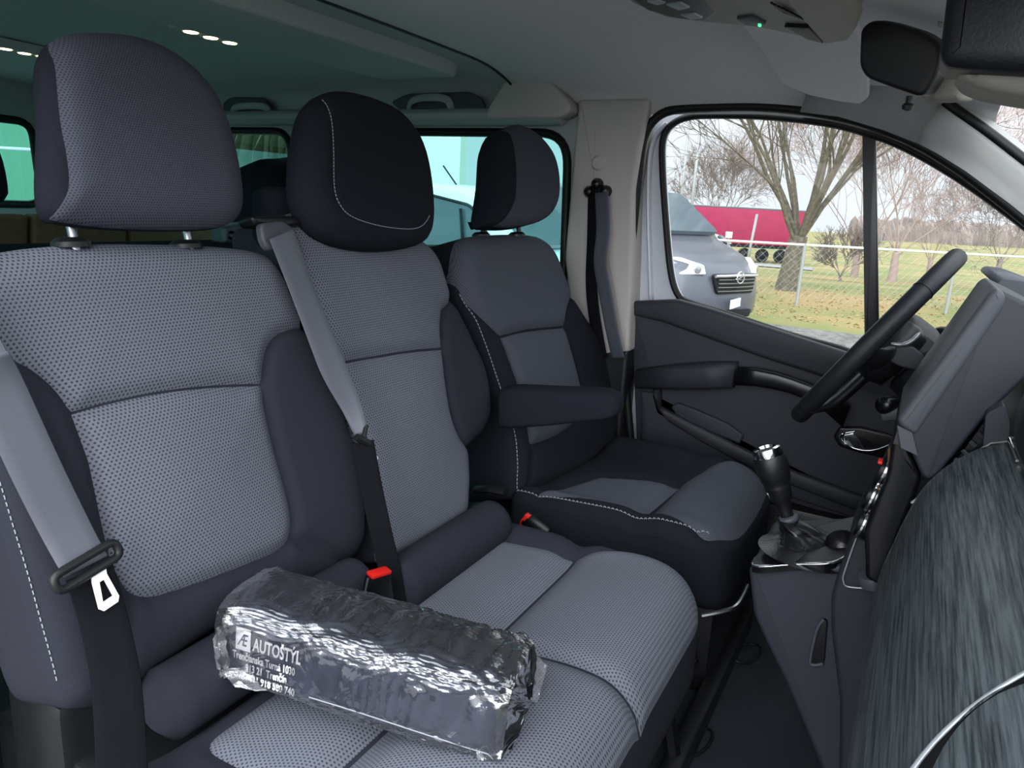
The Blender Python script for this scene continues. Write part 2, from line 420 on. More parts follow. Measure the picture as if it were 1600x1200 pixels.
def stitches(fr, line, hgt, parent, m='thread', pitch=.0075, L=.0045, r=.0008, lift=.0006, wof=0):
    q = resample(line, pitch); bm = BM()
    for i in range(len(q)-1):
        a = q[i]; d = q[i+1]-q[i]; b = a+d*(L/pitch); wa, wb_ = hgt(A([a, b]))
        tube(bm, [fr.w(a[0], a[1], wa+lift+wof), fr.w(*( (a+b)/2), (wa+wb_)/2+lift*1.8+wof), fr.w(b[0], b[1], wb_+lift+wof)], r, 5)
    put('stitching', bm, m, parent, label='pale grey twin needle stitching')
def text(body, size, O, U, V, m, parent, name, extr=.0004, align='LEFT', shear=0, xs=1, bold=0, spacing=1):
    cu = bpy.data.curves.new(name, 'FONT'); cu.body = body; cu.size = size; cu.extrude = extr; cu.align_x = align; cu.shear = shear; cu.offset = bold; cu.space_character = spacing; cu.resolution_u = 3
    to = bpy.data.objects.new(name, cu); dg = bpy.context.evaluated_depsgraph_get(); me = bpy.data.meshes.new_from_object(to, preserve_all_data_layers=False, depsgraph=dg)
    bm = BM(); bm.from_mesh(me); bpy.data.objects.remove(to); bpy.data.meshes.remove(me); U = unit(U); V = unit(V); N = np.cross(U, V); O = A(O, float)
    for v in bm.verts:
        x, y, z = v.co; v.co = Vector(O+U*x*xs+V*y+N*z)
    return bm
# ------------------------------------------------------------------ vehicle shell
def plane_sheet(bm, poly, holes, N, c, th=.0):
    """flat sheet with openings, cut by constrained triangulation; poly / holes = 3-D points on the plane"""
    N = unit(N); U = unit(np.cross((0, 0, 1) if abs(N[2]) < .9 else (1, 0, 0), N)); V = np.cross(N, U); O = N*c
    def to2(p): p = A(p)-O; return (p@U, p@V)
    P = []; Ed = []; polys = []
    for q in [poly]+holes:
        r = [to2(p) for p in q]; k = len(P); Ed += [(k+i, k+(i+1) % len(r)) for i in range(len(r))]; P += r; polys.append(r)
    vs, es, fs, *_ = geometry.delaunay_2d_cdt([Vector(p) for p in P], Ed, [], 0, 1e-5)
    VV = A([(v.x, v.y) for v in vs]); cen = A([VV[list(f)].mean(0) for f in fs]); k = inside(cen, polys[0])
    for h in polys[1:]: k &= ~inside(cen, h)
    v3 = [bm.verts.new(O+U*p[0]+V*p[1]) for p in VV]
    fl = []
    for f, kk in zip(fs, k):
        if kk:
            try: fl.append(bm.faces.new([v3[i] for i in f]))
            except ValueError: pass
    for v in [v for v in v3 if not v.link_faces]: bm.verts.remove(v)
    if th:
        r = bmesh.ops.extrude_face_region(bm, geom=fl); bmesh.ops.translate(bm, verts=[g for g in r['geom'] if isinstance(g, bmesh.types.BMVert)], vec=Vector(N*th))
FLZ = .08
bm = BM(); box(bm, (-.30, 0, FLZ-.02), (4.2, 1.7, .04)); struct('floor', bm, 'mat_rubber', label='dark grey rubber floor mat of the van cabin', cat='floor')
# headliner: cross-section drops towards the cant rails
def zc(x, y):
    a = min(1, max(0, (abs(y)-.52)/.30)); z = 1.395+.008*(1-(y/.82)**2)-.10*(1-math.sqrt(max(0, 1-a**2)))
    if x > .45: z -= .10*((x-.45)/.5)**1.6*(1-.3*a)
    if x < -.16: z -= 0
    return z
ys = [-.82+1.64*i/60 for i in range(61)]
def roof(x0, x1, dz):
    bm = BM(); xs = np.linspace(x0, x1, 40)
    for d in (0, .02): sheet(bm, [[(x, y, zc(x, y)+dz+d) for y in ys] for x in xs])
    return bm
bm = roof(-.20, .97, 0)
struct('ceiling', bm, 'headliner', 'all', label='light grey cloth headliner over the front seats', cat='ceiling')
bm = roof(-2.42, -.19, .012)
struct('ceiling_rear', bm, 'headliner_green_lit', 'all', label='grey headliner with painted-in green window light behind the front seats', cat='ceiling')
bm = BM(); tube(bm, [(-.197, y, zc(-.197, y)-.001) for y in np.linspace(-.6, .80, 40)], .004, 6); struct('trim_8', bm, 'rubber', 'all', label='dark seam across the roof between front and rear headliner', cat='seam')
# raised cross duct in the rear headliner
bm = BM()
dp = [atz(130, -30, 1.385), atz(690, 111, 1.385), atz(665, 112, 1.385)]
def duct(x0, x1, y0, y1, z0, z1, r=.03):
    poly = fillet([(x0, y0), (x1, y0), (x1+.02, y1), (x0+.03, y1)], r, 6); ext(bm, [(p[0], p[1], z1) for p in poly], (0, 0, z0-z1), .012)
duct(-.62, -.33, -.5, .66, 1.375, 1.42, .05)
put('air_duct', bm, 'headliner_green_lit', label='long raised ceiling duct running across the roof above the front seat backs', cat='duct')
# rear roof lamps
def lamp_strip(pxs, z, lab):
    p = [atz(a, b, z) for a, b in pxs]; c = sum(p)/len(p); d = unit(p[-1]-p[0]); e = np.cross((0, 0, 1), d)
    t = thing('roof_lamp', lab, 'lamp', c, 'roof lamp strips')
    bm = BM(); L = np.linalg.norm(p[-1]-p[0])+.09; ext(bm, fillet([c+d*L/2*s+e*.03*q+A((0, 0, .02)) for s, q in ((-1, -1), (1, -1), (1, 1), (-1, 1))], .02), (0, 0, -.024), .005); put('housing', bm, 'headliner_green_lit', t)
    for q in p:
        bm = BM(); ext(bm, [q+d*.017*math.cos(k*math.pi/10)+e*.016*math.sin(k*math.pi/10)+A((0, 0, .0)) for k in range(20)], (0, 0, -.006), .002); put('lamp_lens', bm, 'lamp_glow', t, label='glowing warm white lens')
lamp_strip([(298, 47), (329, 56), (359, 64)], 1.392, 'strip of three lit warm lamps in the roof right of the nearest headrest')
lamp_strip([(8, 74), (38, 81), (66, 86)], 1.392, 'strip of lit warm lamps in the roof left of the nearest headrest')
# ---- left side wall (beyond the driver), windows
WY = .80
def yrect(x0, x1, z0, z1, r, y, sl=0): return [A(p) for p in fillet([(x0, y, z0), (x1, y, z0), (x1+sl, y, z1), (x0, y, z1)], r, 8)]
w2 = yrect(-1.02, -.022, .76, 1.245, .09, WY, -.02); w3 = yrect(-2.20, -1.10, .76, 1.245, .08, WY)
wall = [(x, WY, z) for x, z in ((-2.40, FLZ), (.02, FLZ), (.02, 1.33), (-2.40, 1.33))]
bm = BM(); plane_sheet(bm, wall, [w2, w3], Y1, WY, .035); struct('wall_left', bm, 'pale_trim', False, label='pale grey green side wall behind the driver', cat='wall')
def gasket(poly, r, name, label, m='rubber', sq=None, **k):
    bm = BM(); tube(bm, resample(poly, .02, True), r, 8, True, sq=sq); return struct(name, bm, m, 'all', label=label, cat='window seal', **k)
def win(poly, name, m, n, c, seal, label, off=.02, sw=.022):
    bm = BM(); N = unit(n)
    pts = [bm.verts.new(A(p)+N*off) for p in poly]; bm.faces.new(pts); bmesh.ops.triangulate(bm, faces=bm.faces[:]); bmesh.ops.solidify(bm, geom=bm.faces[:], thickness=.003)
    g = struct(name, bm, m, False, label=label, cat='window')
    bm = BM(); tube(bm, resample(poly, .02, True), sw, 8, True, sq=(.8, 1)); s = put('window_seal', bm, 'rubber', g, 'all', label='black rubber seal')
    return g
win(w2, 'window_2', 'tinted_glass', Y1, WY, 0, 'green tinted side window behind the driver seat', .02, .016)
win(w3, 'window_3', 'tinted_glass', Y1, WY, 0, 'green tinted rearmost side window behind the middle headrest', .02, .016)
# tailgate wall and window
ry = [A(p) for p in fillet([(-2.38, -.655, .93), (-2.38, .655, .93), (-2.38, .64, 1.258), (-2.38, -.64, 1.258)], .06, 8)]
bm = BM(); plane_sheet(bm, [(-2.38, -.84, FLZ), (-2.38, .84, FLZ), (-2.38, .84, 1.33), (-2.38, .6, 1.42), (-2.38, -.6, 1.42), (-2.38, -.84, 1.33)], [ry], X1, -2.38, -.03)
struct('wall_rear', bm, 'pale_trim', False, label='pale trimmed tailgate wall at the far rear', cat='wall')
win(ry, 'window_4', 'tinted_glass', (-1, 0, 0), 0, 0, 'green tinted tailgate window at the left edge', .02, .016)
# right side wall behind the camera side (outside the frame, shades the cabin)
rw = [p*A((1, -1, 1)) for p in w2]; rw3 = [p*A((1, -1, 1)) for p in w3]
bm = BM(); plane_sheet(bm, [(x, -.86, z) for x, z in ((-2.40, FLZ), (-.03, FLZ), (-.03, 1.33), (-2.40, 1.33))], [[p+A((0, -.06, 0)) for p in rw], [p+A((0, -.06, 0)) for p in rw3]], Y1, -.86, -.035)
struct('wall_right', bm, 'pale_trim', False, label='side wall behind the passenger bench', cat='wall')
for nm, q in (('window_5', rw), ('window_6', rw3)): win([p+A((0, -.06, 0)) for p in q], nm, 'tinted_glass', (0, -1, 0), 0, 0, 'green tinted side window on the passenger side', .01)
# cant rail recesses with grab handles, above the side windows
def recess(px, lab, hp):
    poly = [aty(a, b, WY-.02) for a, b in px]; c = sum(poly)/len(poly)
    t = thing('grab_handle', lab, 'handle', c, None)
    bm = BM(); ext(bm, fillet(poly, .02, 4), (0, -.012, 0), .005); put('handle_base', bm, 'grey_plastic', t)
    bm = BM(); tube(bm, crom([aty(a, b, WY-y) for a, b, y in hp], 6), .009, 8, sq=(1.3, .8)); put('handle_bar', bm, 'pale_trim', t)
recess([(612, 160), (640, 147), (735, 144), (757, 155), (762, 180), (640, 180)], 'folded grey grab handle recessed above the side window between two headrests', [(638, 176, .03), (642, 160, .045), (660, 153, .055), (690, 153, .055), (702, 160, .045), (706, 176, .03)])
recess([(352, 160), (365, 152), (412, 153), (428, 165), (430, 183), (352, 184)], 'folded grey grab handle recessed above the rearmost side window', [(362, 180, .03), (368, 168, .045), (395, 165, .055), (415, 168, .045), (420, 180, .03)])
# grey corner cover on the cant rail in front of the handle
bm = BM(); poly = fillet([aty(a, b, .80) for a, b in ((806, 132), (845, 126), (880, 137), (905, 165), (908, 178), (890, 189), (775, 190), (782, 172))], .015, 4)
ext(bm, poly, (0, -.07, 0), .008, 4); put('rail_cover', bm, 'pillar_trim', label='rounded beige grey cover on the roof rail beside the front headliner seam', cat='cover', smooth='all')
bm = BM(); tube(bm, crom([(-2.36, .765, 1.285), (-1.2, .765, 1.285), (-.05, .765, 1.285)], 6), .03, 10, sq=(.8, 1)); put('roof_rail_trim', bm, 'pale_trim', label='long pale rail trim between headliner and rear side windows', cat='trim')
# ---- B pillar
bp_ = [(-.012, 1.33), (.192, 1.33), (.176, 1.2), (.170, 1.1), (.185, .9), (.20, .655), (.13, .63), (.03, .66), (-.02, .9)]
bm = BM(); ext(bm, fillet([(x, .865, z) for x, z in bp_], .01, 3), (0, -.085, 0), .012, 5); pil = struct('trim_1', bm, 'pillar_trim', label='beige grey pillar trim behind the driver door', cat='pillar trim')
bm = BM(); ext(bm, fillet([(x, .87, z) for x, z in ((.02, FLZ), (.20, FLZ), (.20, .66), (.03, .67))], .01, 3), (0, -.09, 0), .012, 5); struct('trim_2', bm, 'black_plastic', label='black lower pillar trim behind the driver seat', cat='pillar trim')
bm = BM(); ext(bm, fillet([aty(a, b, .782) for a, b in ((930, 198), (950, 198), (950, 300), (930, 300))], .008, 3), (0, -.003, 0), .001); put('belt_slider_cover', bm, 'pillar_trim', pil)
# ---- door opening seal and door
DY = .86
seal = crom([aty(a, b, .815) for a, b in ((988, 720), (981, 640), (974, 560), (976, 500), (983, 420), (992, 330), (1001, 240), (1010, 205), (1028, 182), (1055, 171), (1110, 167), (1180, 166), (1260, 173), (1340, 189), (1420, 218), (1490, 258), (1560, 310), (1640, 375))], 6)
bm = BM(); tube(bm, resample(seal, .015), .0125, 10, sq=(1, 1)); struct('trim_3', bm, 'rubber', 'all', label='black rubber door seal around the driver door opening', cat='door seal')
wp = [(1036, 218), (1048, 196), (1075, 183), (1120, 180), (1200, 182), (1290, 192), (1348, 206), (1400, 224), (1460, 255), (1530, 300), (1620, 368), (1700, 440), (1640, 560), (1400, 568), (1310, 544), (1230, 522), (1140, 492), (1080, 474), (1060, 462), (1048, 425), (1040, 340), (1035, 260)]
wpoly = [aty(a, b, DY) for a, b in wp]; wpoly = [p for p in crom(wpoly, 4, True)]
dpoly = [aty(a, b, DY) for a, b in ((966, 760), (968, 480), (975, 300), (978, 150), (1180, 140), (1300, 150), (1440, 195), (1600, 300), (1800, 470), (1800, 760))]
bm = BM(); plane_sheet(bm, dpoly, [wpoly], Y1, DY, .04); dr = struct('door_1', bm, 'white_paint', False, label='driver door with white painted window frame and dark panel', cat='door')
# white inner return of the frame near the B pillar
bm = BM(); tube(bm, resample(crom([aty(a, b, DY-.004) for a, b in ((1018, 468), (1016, 400), (1014, 320), (1016, 250), (1024, 215), (1042, 192))], 6), .02), .013, 8, sq=(.5, 1.2)); put('frame_return', bm, 'white_paint', dr, 'all')
bm = BM(); tube(bm, resample(wpoly, .015, True), .0095, 8, True, sq=(1, 1.35)); put('window_seal', bm, 'rubber', dr, 'all', label='black rubber seal')
bm = BM(); vs = [bm.verts.new(p+A((0, .02, 0))) for p in wpoly]; bm.faces.new(vs); bmesh.ops.triangulate(bm, faces=bm.faces[:]); bmesh.ops.solidify(bm, geom=bm.faces[:], thickness=.004)
struct('window_1', bm, 'window_glass', False, label='clear side window of the driver door', cat='window')
bm = BM(); ext(bm, [aty(a, b, DY+.015) for a, b in ((1348, 200), (1369, 206), (1375, 560), (1352, 560))], (0, -.02, 0), .003); put('window_divider', bm, 'satin_black', dr, label='black upright bar dividing the window')
# door inner panel
def dplate(name, px, y, th, m, par=dr, r=.01, bev=.006, label=None):
    bm = BM(); ext(bm, fillet([aty(a, b, y) for a, b in px], r, 4), (0, -th, 0), bev, 6); return put(name, bm, m, par, label=label)
pan = dplate('door_panel', [(991, 470), (1060, 468), (1110, 482), (1310, 546), (1420, 582), (1700, 600), (1700, 830), (1400, 830), (1330, 806), (1240, 780), (1150, 745), (1002, 712)], .865, .035, 'door_plastic', r=.004)
bm = BM()
ext(bm, [aty(a, b, .832) for a, b in ((991, 470), (1062, 467), (1110, 480), (1320, 548), (1420, 582), (1420, 628), (1300, 592), (1200, 560), (1120, 532), (1040, 503), (994, 492))], (0, -.022, 0), .012, 4); put('belt_ledge', bm, 'dark_plastic', dr)
# armrest
bm = BM(); arm = [((1001, 574), (1001, 603)), ((1060, 566), (1060, 604)), ((1110, 562), (1112, 603)), ((1156, 562), (1152, 601))]
def arm_loft(bm, prs, y0, d):
    rows = []
    for i, (a, b) in enumerate(prs):
        p0 = aty(*a, y0); p1 = aty(*b, y0); dd = d[i] if isinstance(d, list) else d; m_ = (p0+p1)/2; hh = (p0-p1)/2; row = []
        for k in range(16):
            t = 2*math.pi*k/16; cx, cz = math.cos(t), math.sin(t); s = abs(cx)**.5*np.sign(cx); q = abs(cz)**.5*np.sign(cz)
            row.append(m_+hh*q+A((0, -dd/2+dd/2*s, 0)))
        rows.append(row)
    loft(bm, rows)
arm_loft(bm, arm, .84, [.05, .062, .072, .075]); put('armrest', bm, 'dark_plastic', dr, 'all')
bm = BM(); arm_loft(bm, [((1157, 571), (1152, 600)), ((1185, 573), (1180, 601)), ((1215, 579), (1212, 606)), ((1240, 587), (1236, 612)), ((1270, 598), (1262, 622)), ((1300, 612), (1290, 640)), ((1330, 632), (1318, 665))], .80, .03); put('pull_handle', bm, 'satin_black', dr, 'all')
# map pocket: lower ridge band, recess flap
bm = BM(); arm_loft(bm, [((1024, 606), (1036, 606)), ((1028, 628), (1036, 640)), ((1050, 640), (1048, 656)), ((1110, 670), (1104, 690)), ((1180, 705), (1176, 728)), ((1250, 735), (1246, 757)), ((1330, 765), (1325, 788)), ((1400, 790), (1395, 812))], .835, .03); put('pocket_rim', bm, 'dark_plastic', dr, 'all')
dplate('pocket_flap', [(1050, 634), (1060, 627), (1090, 638), (1140, 660), (1164, 678), (1158, 692), (1120, 676), (1062, 650)], .836, .018, 'door_plastic', r=.006)
dplate('lower_panel', [(1003, 610), (1024, 612), (1032, 642), (1110, 684), (1180, 722), (1330, 785), (1400, 806), (1400, 828), (1330, 806), (1150, 748), (1004, 714)], .832, .012, 'door_plastic', r=.004)
# inner release handle
bz = dplate('release_bezel', [(1303, 680), (1312, 665), (1345, 665), (1385, 675), (1420, 690), (1420, 712), (1375, 712), (1345, 706), (1312, 695)], .832, .018, 'satin_black', r=.006)
bm = BM(); tube(bm, crom([aty(a, b, .81) for a, b in ((1336, 674), (1318, 677), (1312, 683), (1320, 694), (1345, 703), (1370, 702), (1400, 690))], 6), [.003]*6+[.006]*14+[.003]*40, 8, sq=(.8, 1)); put('release_rim', bm, 'chrome', dr, 'all', label='chrome rim')
bm = BM(); ext(bm, fillet([aty(a, b, .818) for a, b in ((1318, 678), (1334, 674), (1346, 690), (1352, 700), (1336, 700), (1320, 692))], .004, 3), (0, -.01, 0), .003); put('release_lever', bm, 'chrome', dr, label='chrome lever')
# sill under the door
bm = BM(); box(bm, (.75, .84, .19), (1.15, .08, .22), bev=.02); struct('trim_4', bm, 'black_plastic', label='black sill below the driver door', cat='sill')
# ---- A pillar and windscreen
bm = BM(); rows = []
bm2 = BM(); rows2 = []
for (a0, b0), (a1, b1) in (((1300, 70), (1250, 175)), ((1350, 90), (1310, 182)), ((1420, 120), (1380, 203)), ((1474, 160), (1431, 223))):
    p0 = aty(a0, b0, .70); p1 = aty(a1, b1, .80); rows2.append([p0+A((.02, .03, .02)), p0, p0+(p1-p0)*.3+A((-.004, -.02, .004)), p0+(p1-p0)*.65+A((-.004, -.018, 0)), p1, p1+A((0, .05, 0))])
sheet(bm2, rows2); bmesh.ops.solidify(bm2, geom=bm2.faces[:], thickness=.006); struct('trim_7', bm2, 'headliner', 'all', label='grey headliner cloth above the front of the driver window', cat='trim')
for (a0, b0), (a1, b1) in (((1472, 160), (1430, 222)), ((1500, 180), (1465, 240)), ((1540, 208), (1510, 268)), ((1600, 255), (1580, 320)), ((1680, 318), (1660, 385)), ((1800, 412), (1790, 490))):
    p0 = aty(a0, b0, .72); p1 = aty(a1, b1, .80); rows.append([p0+A((.02, .03, .02)), p0, p0+(p1-p0)*.3+A((-.004, -.022, .004)), p0+(p1-p0)*.65+A((-.004, -.02, 0)), p1, p1+A((0, .05, 0))])
sheet(bm, rows); bmesh.ops.solidify(bm, geom=bm.faces[:], thickness=.006); struct('trim_5', bm, 'screen_pillar_lit', 'all', label='grey windscreen pillar trim right of the driver window', cat='pillar trim')
ap = [aty(a, b, .725) for a, b in ((1440, 128), (1480, 162), (1540, 204), (1600, 250), (1680, 312), (1800, 405))]
bm = BM(); tube(bm, resample(crom(ap, 5), .02), .011, 8); struct('trim_6', bm, 'rubber', 'all', label='black rubber edge of the windscreen along the pillar', cat='window seal')
hx, hz = .975, 1.335
bm = BM(); vs = [bm.verts.new(p) for p in ((.98, -.74, 1.31), (.98, .76, 1.31), (1.75, .80, .80), (1.75, -.80, .80))]; bm.faces.new(vs); bmesh.ops.solidify(bm, geom=bm.faces[:], thickness=.004)
struct('window_7', bm, 'window_glass', False, label='clear windscreen at the upper right', cat='windscreen')
# ------------------------------------------------------------------ seats
TA = math.tan(math.radians(17)); NB = unit((1, 0, TA))
def bframe(off=0, y=0):
    return Frame(A((.188, y, .45))+NB*off, (0, 1, 0), np.cross(NB, (0, 1, 0)))
FB = bframe()
def uvp(fr, pxs, n=5, closed=True, w=0): return crom([fr.px(p, w) for p in pxs], n, closed)
def lumbar(u0, v0, su, sv, a): return lambda u, v: a*np.exp(-((u-u0)/su)**2-((v-v0)/sv)**2)
def posts(par, pts, m='satin_metal', r=.0055, L=.05):
    for p in pts:
        bm = BM(); p = A(p); tube(bm, [p-A((-.012, 0, .03)), p+A((-.006, 0, L))], r, 10); put('headrest_post', bm, m, par, label='metal post')
        bm = BM(); lathe(bm, p-A((0, 0, .012)), (-.1, 0, 1), [(0, .021), (.006, .021), (.011, .015), (.012, .008)], 20); put('post_sleeve', bm, 'black_plastic', par)
# ---- double passenger bench
bench = thing('double_passenger_seat', 'grey and black cloth double passenger seat nearest the camera, under the wrapped bag', 'seat', (.35, -.38, FLZ))
out = uvp(FB, [(-66, 500), (-58, 430), (-30, 398), (20, 384), (100, 375), (200, 372), (330, 376), (415, 386), (448, 408), (480, 470), (515, 545), (548, 630), (575, 720), (587, 800), (583, 855), (550, 892), (480, 922), (380, 970), (290, 1030), (210, 1092), (150, 1112), (112, 1095), (70, 965), (30, 835), (0, 705), (-38, 590)])
up = uvp(FB, [(-120, 540), (-40, 540), (5, 548), (60, 574), (98, 608), (120, 642)], 5, False)+uvp(FB, [(170, 628), (250, 611), (335, 601), (420, 597)], 4, False)+uvp(FB, [(421, 575), (427, 545), (440, 524), (465, 512), (500, 508), (560, 506)], 4, False)+[FB.px(p) for p in ((560, 260), (-120, 260))]
ce = uvp(FB, [(122, 646), (170, 632), (250, 615), (335, 605), (419, 601)], 4, False)+uvp(FB, [(424, 640), (438, 700), (455, 760), (465, 805), (463, 838), (450, 856), (420, 872), (340, 903), (265, 929), (235, 933), (212, 925), (198, 905), (182, 870), (165, 800), (148, 720)], 4, False)
h1, bk, _ = pillow(FB, out, [('upper_panel', 'knit', up, 'mid grey knitted cloth panel'), ('center_panel', 'knit', ce, 'mid grey knitted cloth panel')], ('backrest', 'dark_cloth'), bench, T=.035, R=.05, B=.09, h=lumbar(FB.px((300, 760))[0], .28, .12, .16, .012), seams=[uvp(FB, [(212, 930), (205, 1000), (190, 1090)], 4, False), uvp(FB, [(465, 842), (520, 860), (575, 890)], 4, False)])
stitches(FB, uvp(FB, [(-18, 640), (8, 720), (35, 820), (62, 910), (88, 1000), (108, 1070)], 6, False), h1, bk)
outm = uvp(FB, [(452, 330), (520, 330), (620, 345), (686, 385), (715, 450), (745, 520), (768, 575), (777, 640), (766, 675), (748, 700), (745, 760), (737, 812), (690, 845), (620, 880), (606, 850), (580, 720), (545, 600), (500, 480), (465, 400)])
upm = uvp(FB, [(700, 482), (697, 512), (699, 541)], 3, False)+uvp(FB, [(655, 545), (620, 550), (545, 563), (480, 580)], 3, False)+[FB.px(p) for p in ((420, 440), (400, 250), (760, 250), (745, 440))]
cem = uvp(FB, [(480, 584), (545, 567), (620, 554), (655, 549), (699, 545)], 3, False)+uvp(FB, [(703, 585), (712, 640), (727, 680), (742, 697), (770, 715)], 3, False)+[FB.px(p) for p in ((770, 860), (600, 940), (540, 760))]
h2, bk2, _ = pillow(FB, outm, [('upper_panel', 'knit', upm, 'mid grey knitted cloth panel'), ('center_panel', 'knit', cem, 'mid grey knitted cloth panel')], ('middle_backrest', 'dark_cloth'), bench, T=.03, R=.04, B=.09, h=lumbar(FB.px((660, 620))[0], .3, .1, .15, .008))
# headrests
FH = bframe(.035)
def headrest(px, parent, knit=None, B=.045, T=.03, R=.05, mats='black_cloth', name='headrest', km='knit_fine_shaded', seams=(), back=.03, lab=None, fr=FH, ds=.007):
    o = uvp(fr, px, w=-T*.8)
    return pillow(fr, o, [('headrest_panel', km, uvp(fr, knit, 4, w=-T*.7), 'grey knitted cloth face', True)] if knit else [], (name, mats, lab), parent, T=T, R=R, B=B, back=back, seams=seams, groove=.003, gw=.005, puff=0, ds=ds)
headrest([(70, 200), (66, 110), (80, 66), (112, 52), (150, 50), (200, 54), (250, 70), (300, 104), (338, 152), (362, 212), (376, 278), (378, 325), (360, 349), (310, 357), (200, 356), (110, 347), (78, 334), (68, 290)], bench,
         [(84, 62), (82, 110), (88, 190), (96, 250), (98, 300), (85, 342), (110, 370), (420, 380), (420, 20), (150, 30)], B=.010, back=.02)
posts(bench, [atx(110, 370, .0), atx(290, 374, .0)])
FM = bframe(.055)
def m_(p): return uvp(FM, p, 5, False)
mstitch = [(517, 150), (521, 190), (523, 240), (524, 290), (532, 318), (552, 338), (595, 352), (640, 357), (662, 352), (674, 335)]
hm, mh, _ = headrest([(466, 255), (472, 205), (486, 163), (514, 143), (560, 147), (612, 168), (645, 205), (663, 250), (672, 310), (671, 360), (655, 382), (600, 390), (545, 384), (504, 366), (478, 336), (466, 300)], bench, None, B=.012, back=.02, T=.035, R=.045, seams=[m_(mstitch), m_([(601, 353), (603, 395)])], fr=FM, name='middle_headrest', lab='large black cloth covered headrest with curved stitching')
stitches(FM, m_(mstitch)[:], hm, mh, pitch=.006, L=.004)
# black gap block joining the middle headrest to the back
bm = BM(); p = FB.w(*FB.px((478, 330)), -.05); box(bm, p, (.06, .10, .10), bev=.02); put('headrest_base', bm, 'black_cloth', bench)
# belt outlet on the shoulder of the outer backrest
bm = BM(); q = [FB.w(*FB.px(a), .004) for a in ((396, 352), (432, 348), (452, 362), (452, 392), (410, 394), (400, 380))]; ext(bm, fillet(q, .008, 4), NB*.012, .005); put('belt_guide', bm, 'grey_plastic', bench, label='grey plastic belt outlet')
bm = BM(); q = [FB.w(*FB.px(a), -.02) for a in ((385, 340), (470, 338), (478, 352), (440, 356), (392, 352))]; ext(bm, fillet(q, .006, 4), NB*.03, .006); put('belt_outlet', bm, 'black_plastic', bench)
# cushion
tc_ = math.radians(2.5)
def cframe(x, y, z, t=tc_): return Frame((x, y, z), (0, 1, 0), (-math.cos(t), 0, -math.sin(t)))
FC = cframe(.43, 0, .435)
def cu(y, x): return A((y, .43-x))
oc = fillet([cu(-.82, .655), cu(.035, .655), cu(.035, .20), (-.82, .23)], [.05, .12, .03, .03], 10)
oc = [A(p) for p in oc]
zA = fillet([cu(-.70, .245), cu(-.70, .398), cu(-.3475, .398), cu(-.3475, .245)], [.03, .0, .0, .02], 6)
zB = fillet([cu(-.74, .404), cu(-.3475, .404), cu(-.3475, .70), cu(-.74, .70)], [.02, 0, 0, 0], 6)
zC = fillet([cu(-.3425, .24), cu(-.3425, .415), cu(-.03, .415), cu(-.045, .24)], [.0, .0, .0, .03], 6)
zD = [cu(-.3425, .421), cu(-.3425, .70), cu(.10, .70), cu(.10, .56)]+crom([cu(.045, .56), cu(.02, .50), cu(-.015, .44), cu(-.03, .421)], 4)
def hc(u, v):
    x = .43-v
    return .020*np.exp(-((u-.02)/.045)**2)*np.clip((.60-x)/.2, 0, 1)-.014*np.exp(-((x-.408)/.028)**2)+.012*np.exp(-((x-.55)/.09)**2)+.014*np.exp(-((u+.79)/.05)**2)-.10*np.clip((x-.58)/.1, 0, 1)**2*.35-.006*np.exp(-((u+.345)/.02)**2)
h3, cb, _ = pillow(FC, oc, [('cushion_panel', 'knit', zA), ('cushion_panel', 'knit', zB), ('cushion_panel', 'knit', zC), ('cushion_panel', 'knit', zD)], ('seat_cushion', 'dark_cloth'), bench, T=.045, R=.055, B=.09, h=hc, puff=.003, groove=.005, back=.04)
# rolled rear pad between cushion and backs
for (y0, y1, x, z, r, nm) in ((-.715, -.345, .186, .452, .046, 'rear_roll'), (-.338, -.005, .235, .442, .048, 'rear_roll')):
    bm = BM(); ys_ = np.linspace(y0, y1, 24); rr = [r*(1-max(0, 1-min(y-y0, y1-y)/.018)**2*.45) for y in ys_]
    tube(bm, [(x, y, z) for y in ys_], rr, 20, ref=(0, 0, 1), sq=(1.0, .95)); put(nm, bm, 'dark_cloth', bench, 'all')
# hinge cover between backs
bm = BM(); ext(bm, fillet([aty(a, b, -.005) for a, b in ((742, 790), (752, 800), (768, 850), (738, 850), (732, 812))], .006, 3), (0, -.02, 0), .006); put('hinge_cover', bm, 'black_plastic', bench)
bm = BM(); ext(bm, fillet([FB.w(*FB.px(a), .03) for a in ((540, 905), (580, 885), (610, 880), (640, 900), (640, 960), (540, 950))], .01, 4), NB*.03, .014, 4); put('buckle_shroud', bm, 'dark_cloth', bench, 'all')
# frame and feet of the bench
for y in (-.72, -.05):
    for pp in ([(.60, y, .33), (.62, y, .20), (.645, y, .10)], [(.18, y, .33), (.16, y, .10)]): bm = BM(); tube(bm, pp, .016, 8); put('leg', bm, 'satin_black', bench)
for x, z in ((.60, .30), (.2, .28)): bm = BM(); tube(bm, [(x, -.74, z), (x, -.03, z)], .014, 8); put('cross_bar', bm, 'satin_black', bench)
bm = BM(); box(bm, (.22, -.43, .23), (.62, .66, .28), bev=.02); put('underseat_dark_filler', bm, 'black_plastic', bench)  # box stretched rearward to keep the space under the seat dark
bm = BM(); box(bm, (.03, -.38, .27), (.12, .78, .36), bev=.02); put('dark_filler', bm, 'black_plastic', bench)  # added black block that darkens the gap behind the cushion
bm = BM(); box(bm, (.648, -.12, .105), (.035, 1.28, .05), bev=.006); put('floor_rail', bm, 'black_plastic', label='long black seat mounting rail on the floor in front of the seats', cat='rail')
bm = BM(); q = [aty(a, b, -.22) for a, b in ((1022, 1106), (1028, 1104), (1024, 1165), (1016, 1175), (1017, 1120))]; ext(bm, q, (0, -.002, 0)); put('paper_tag', bm, 'paper', bench, label='white paper tag hanging under the cushion')
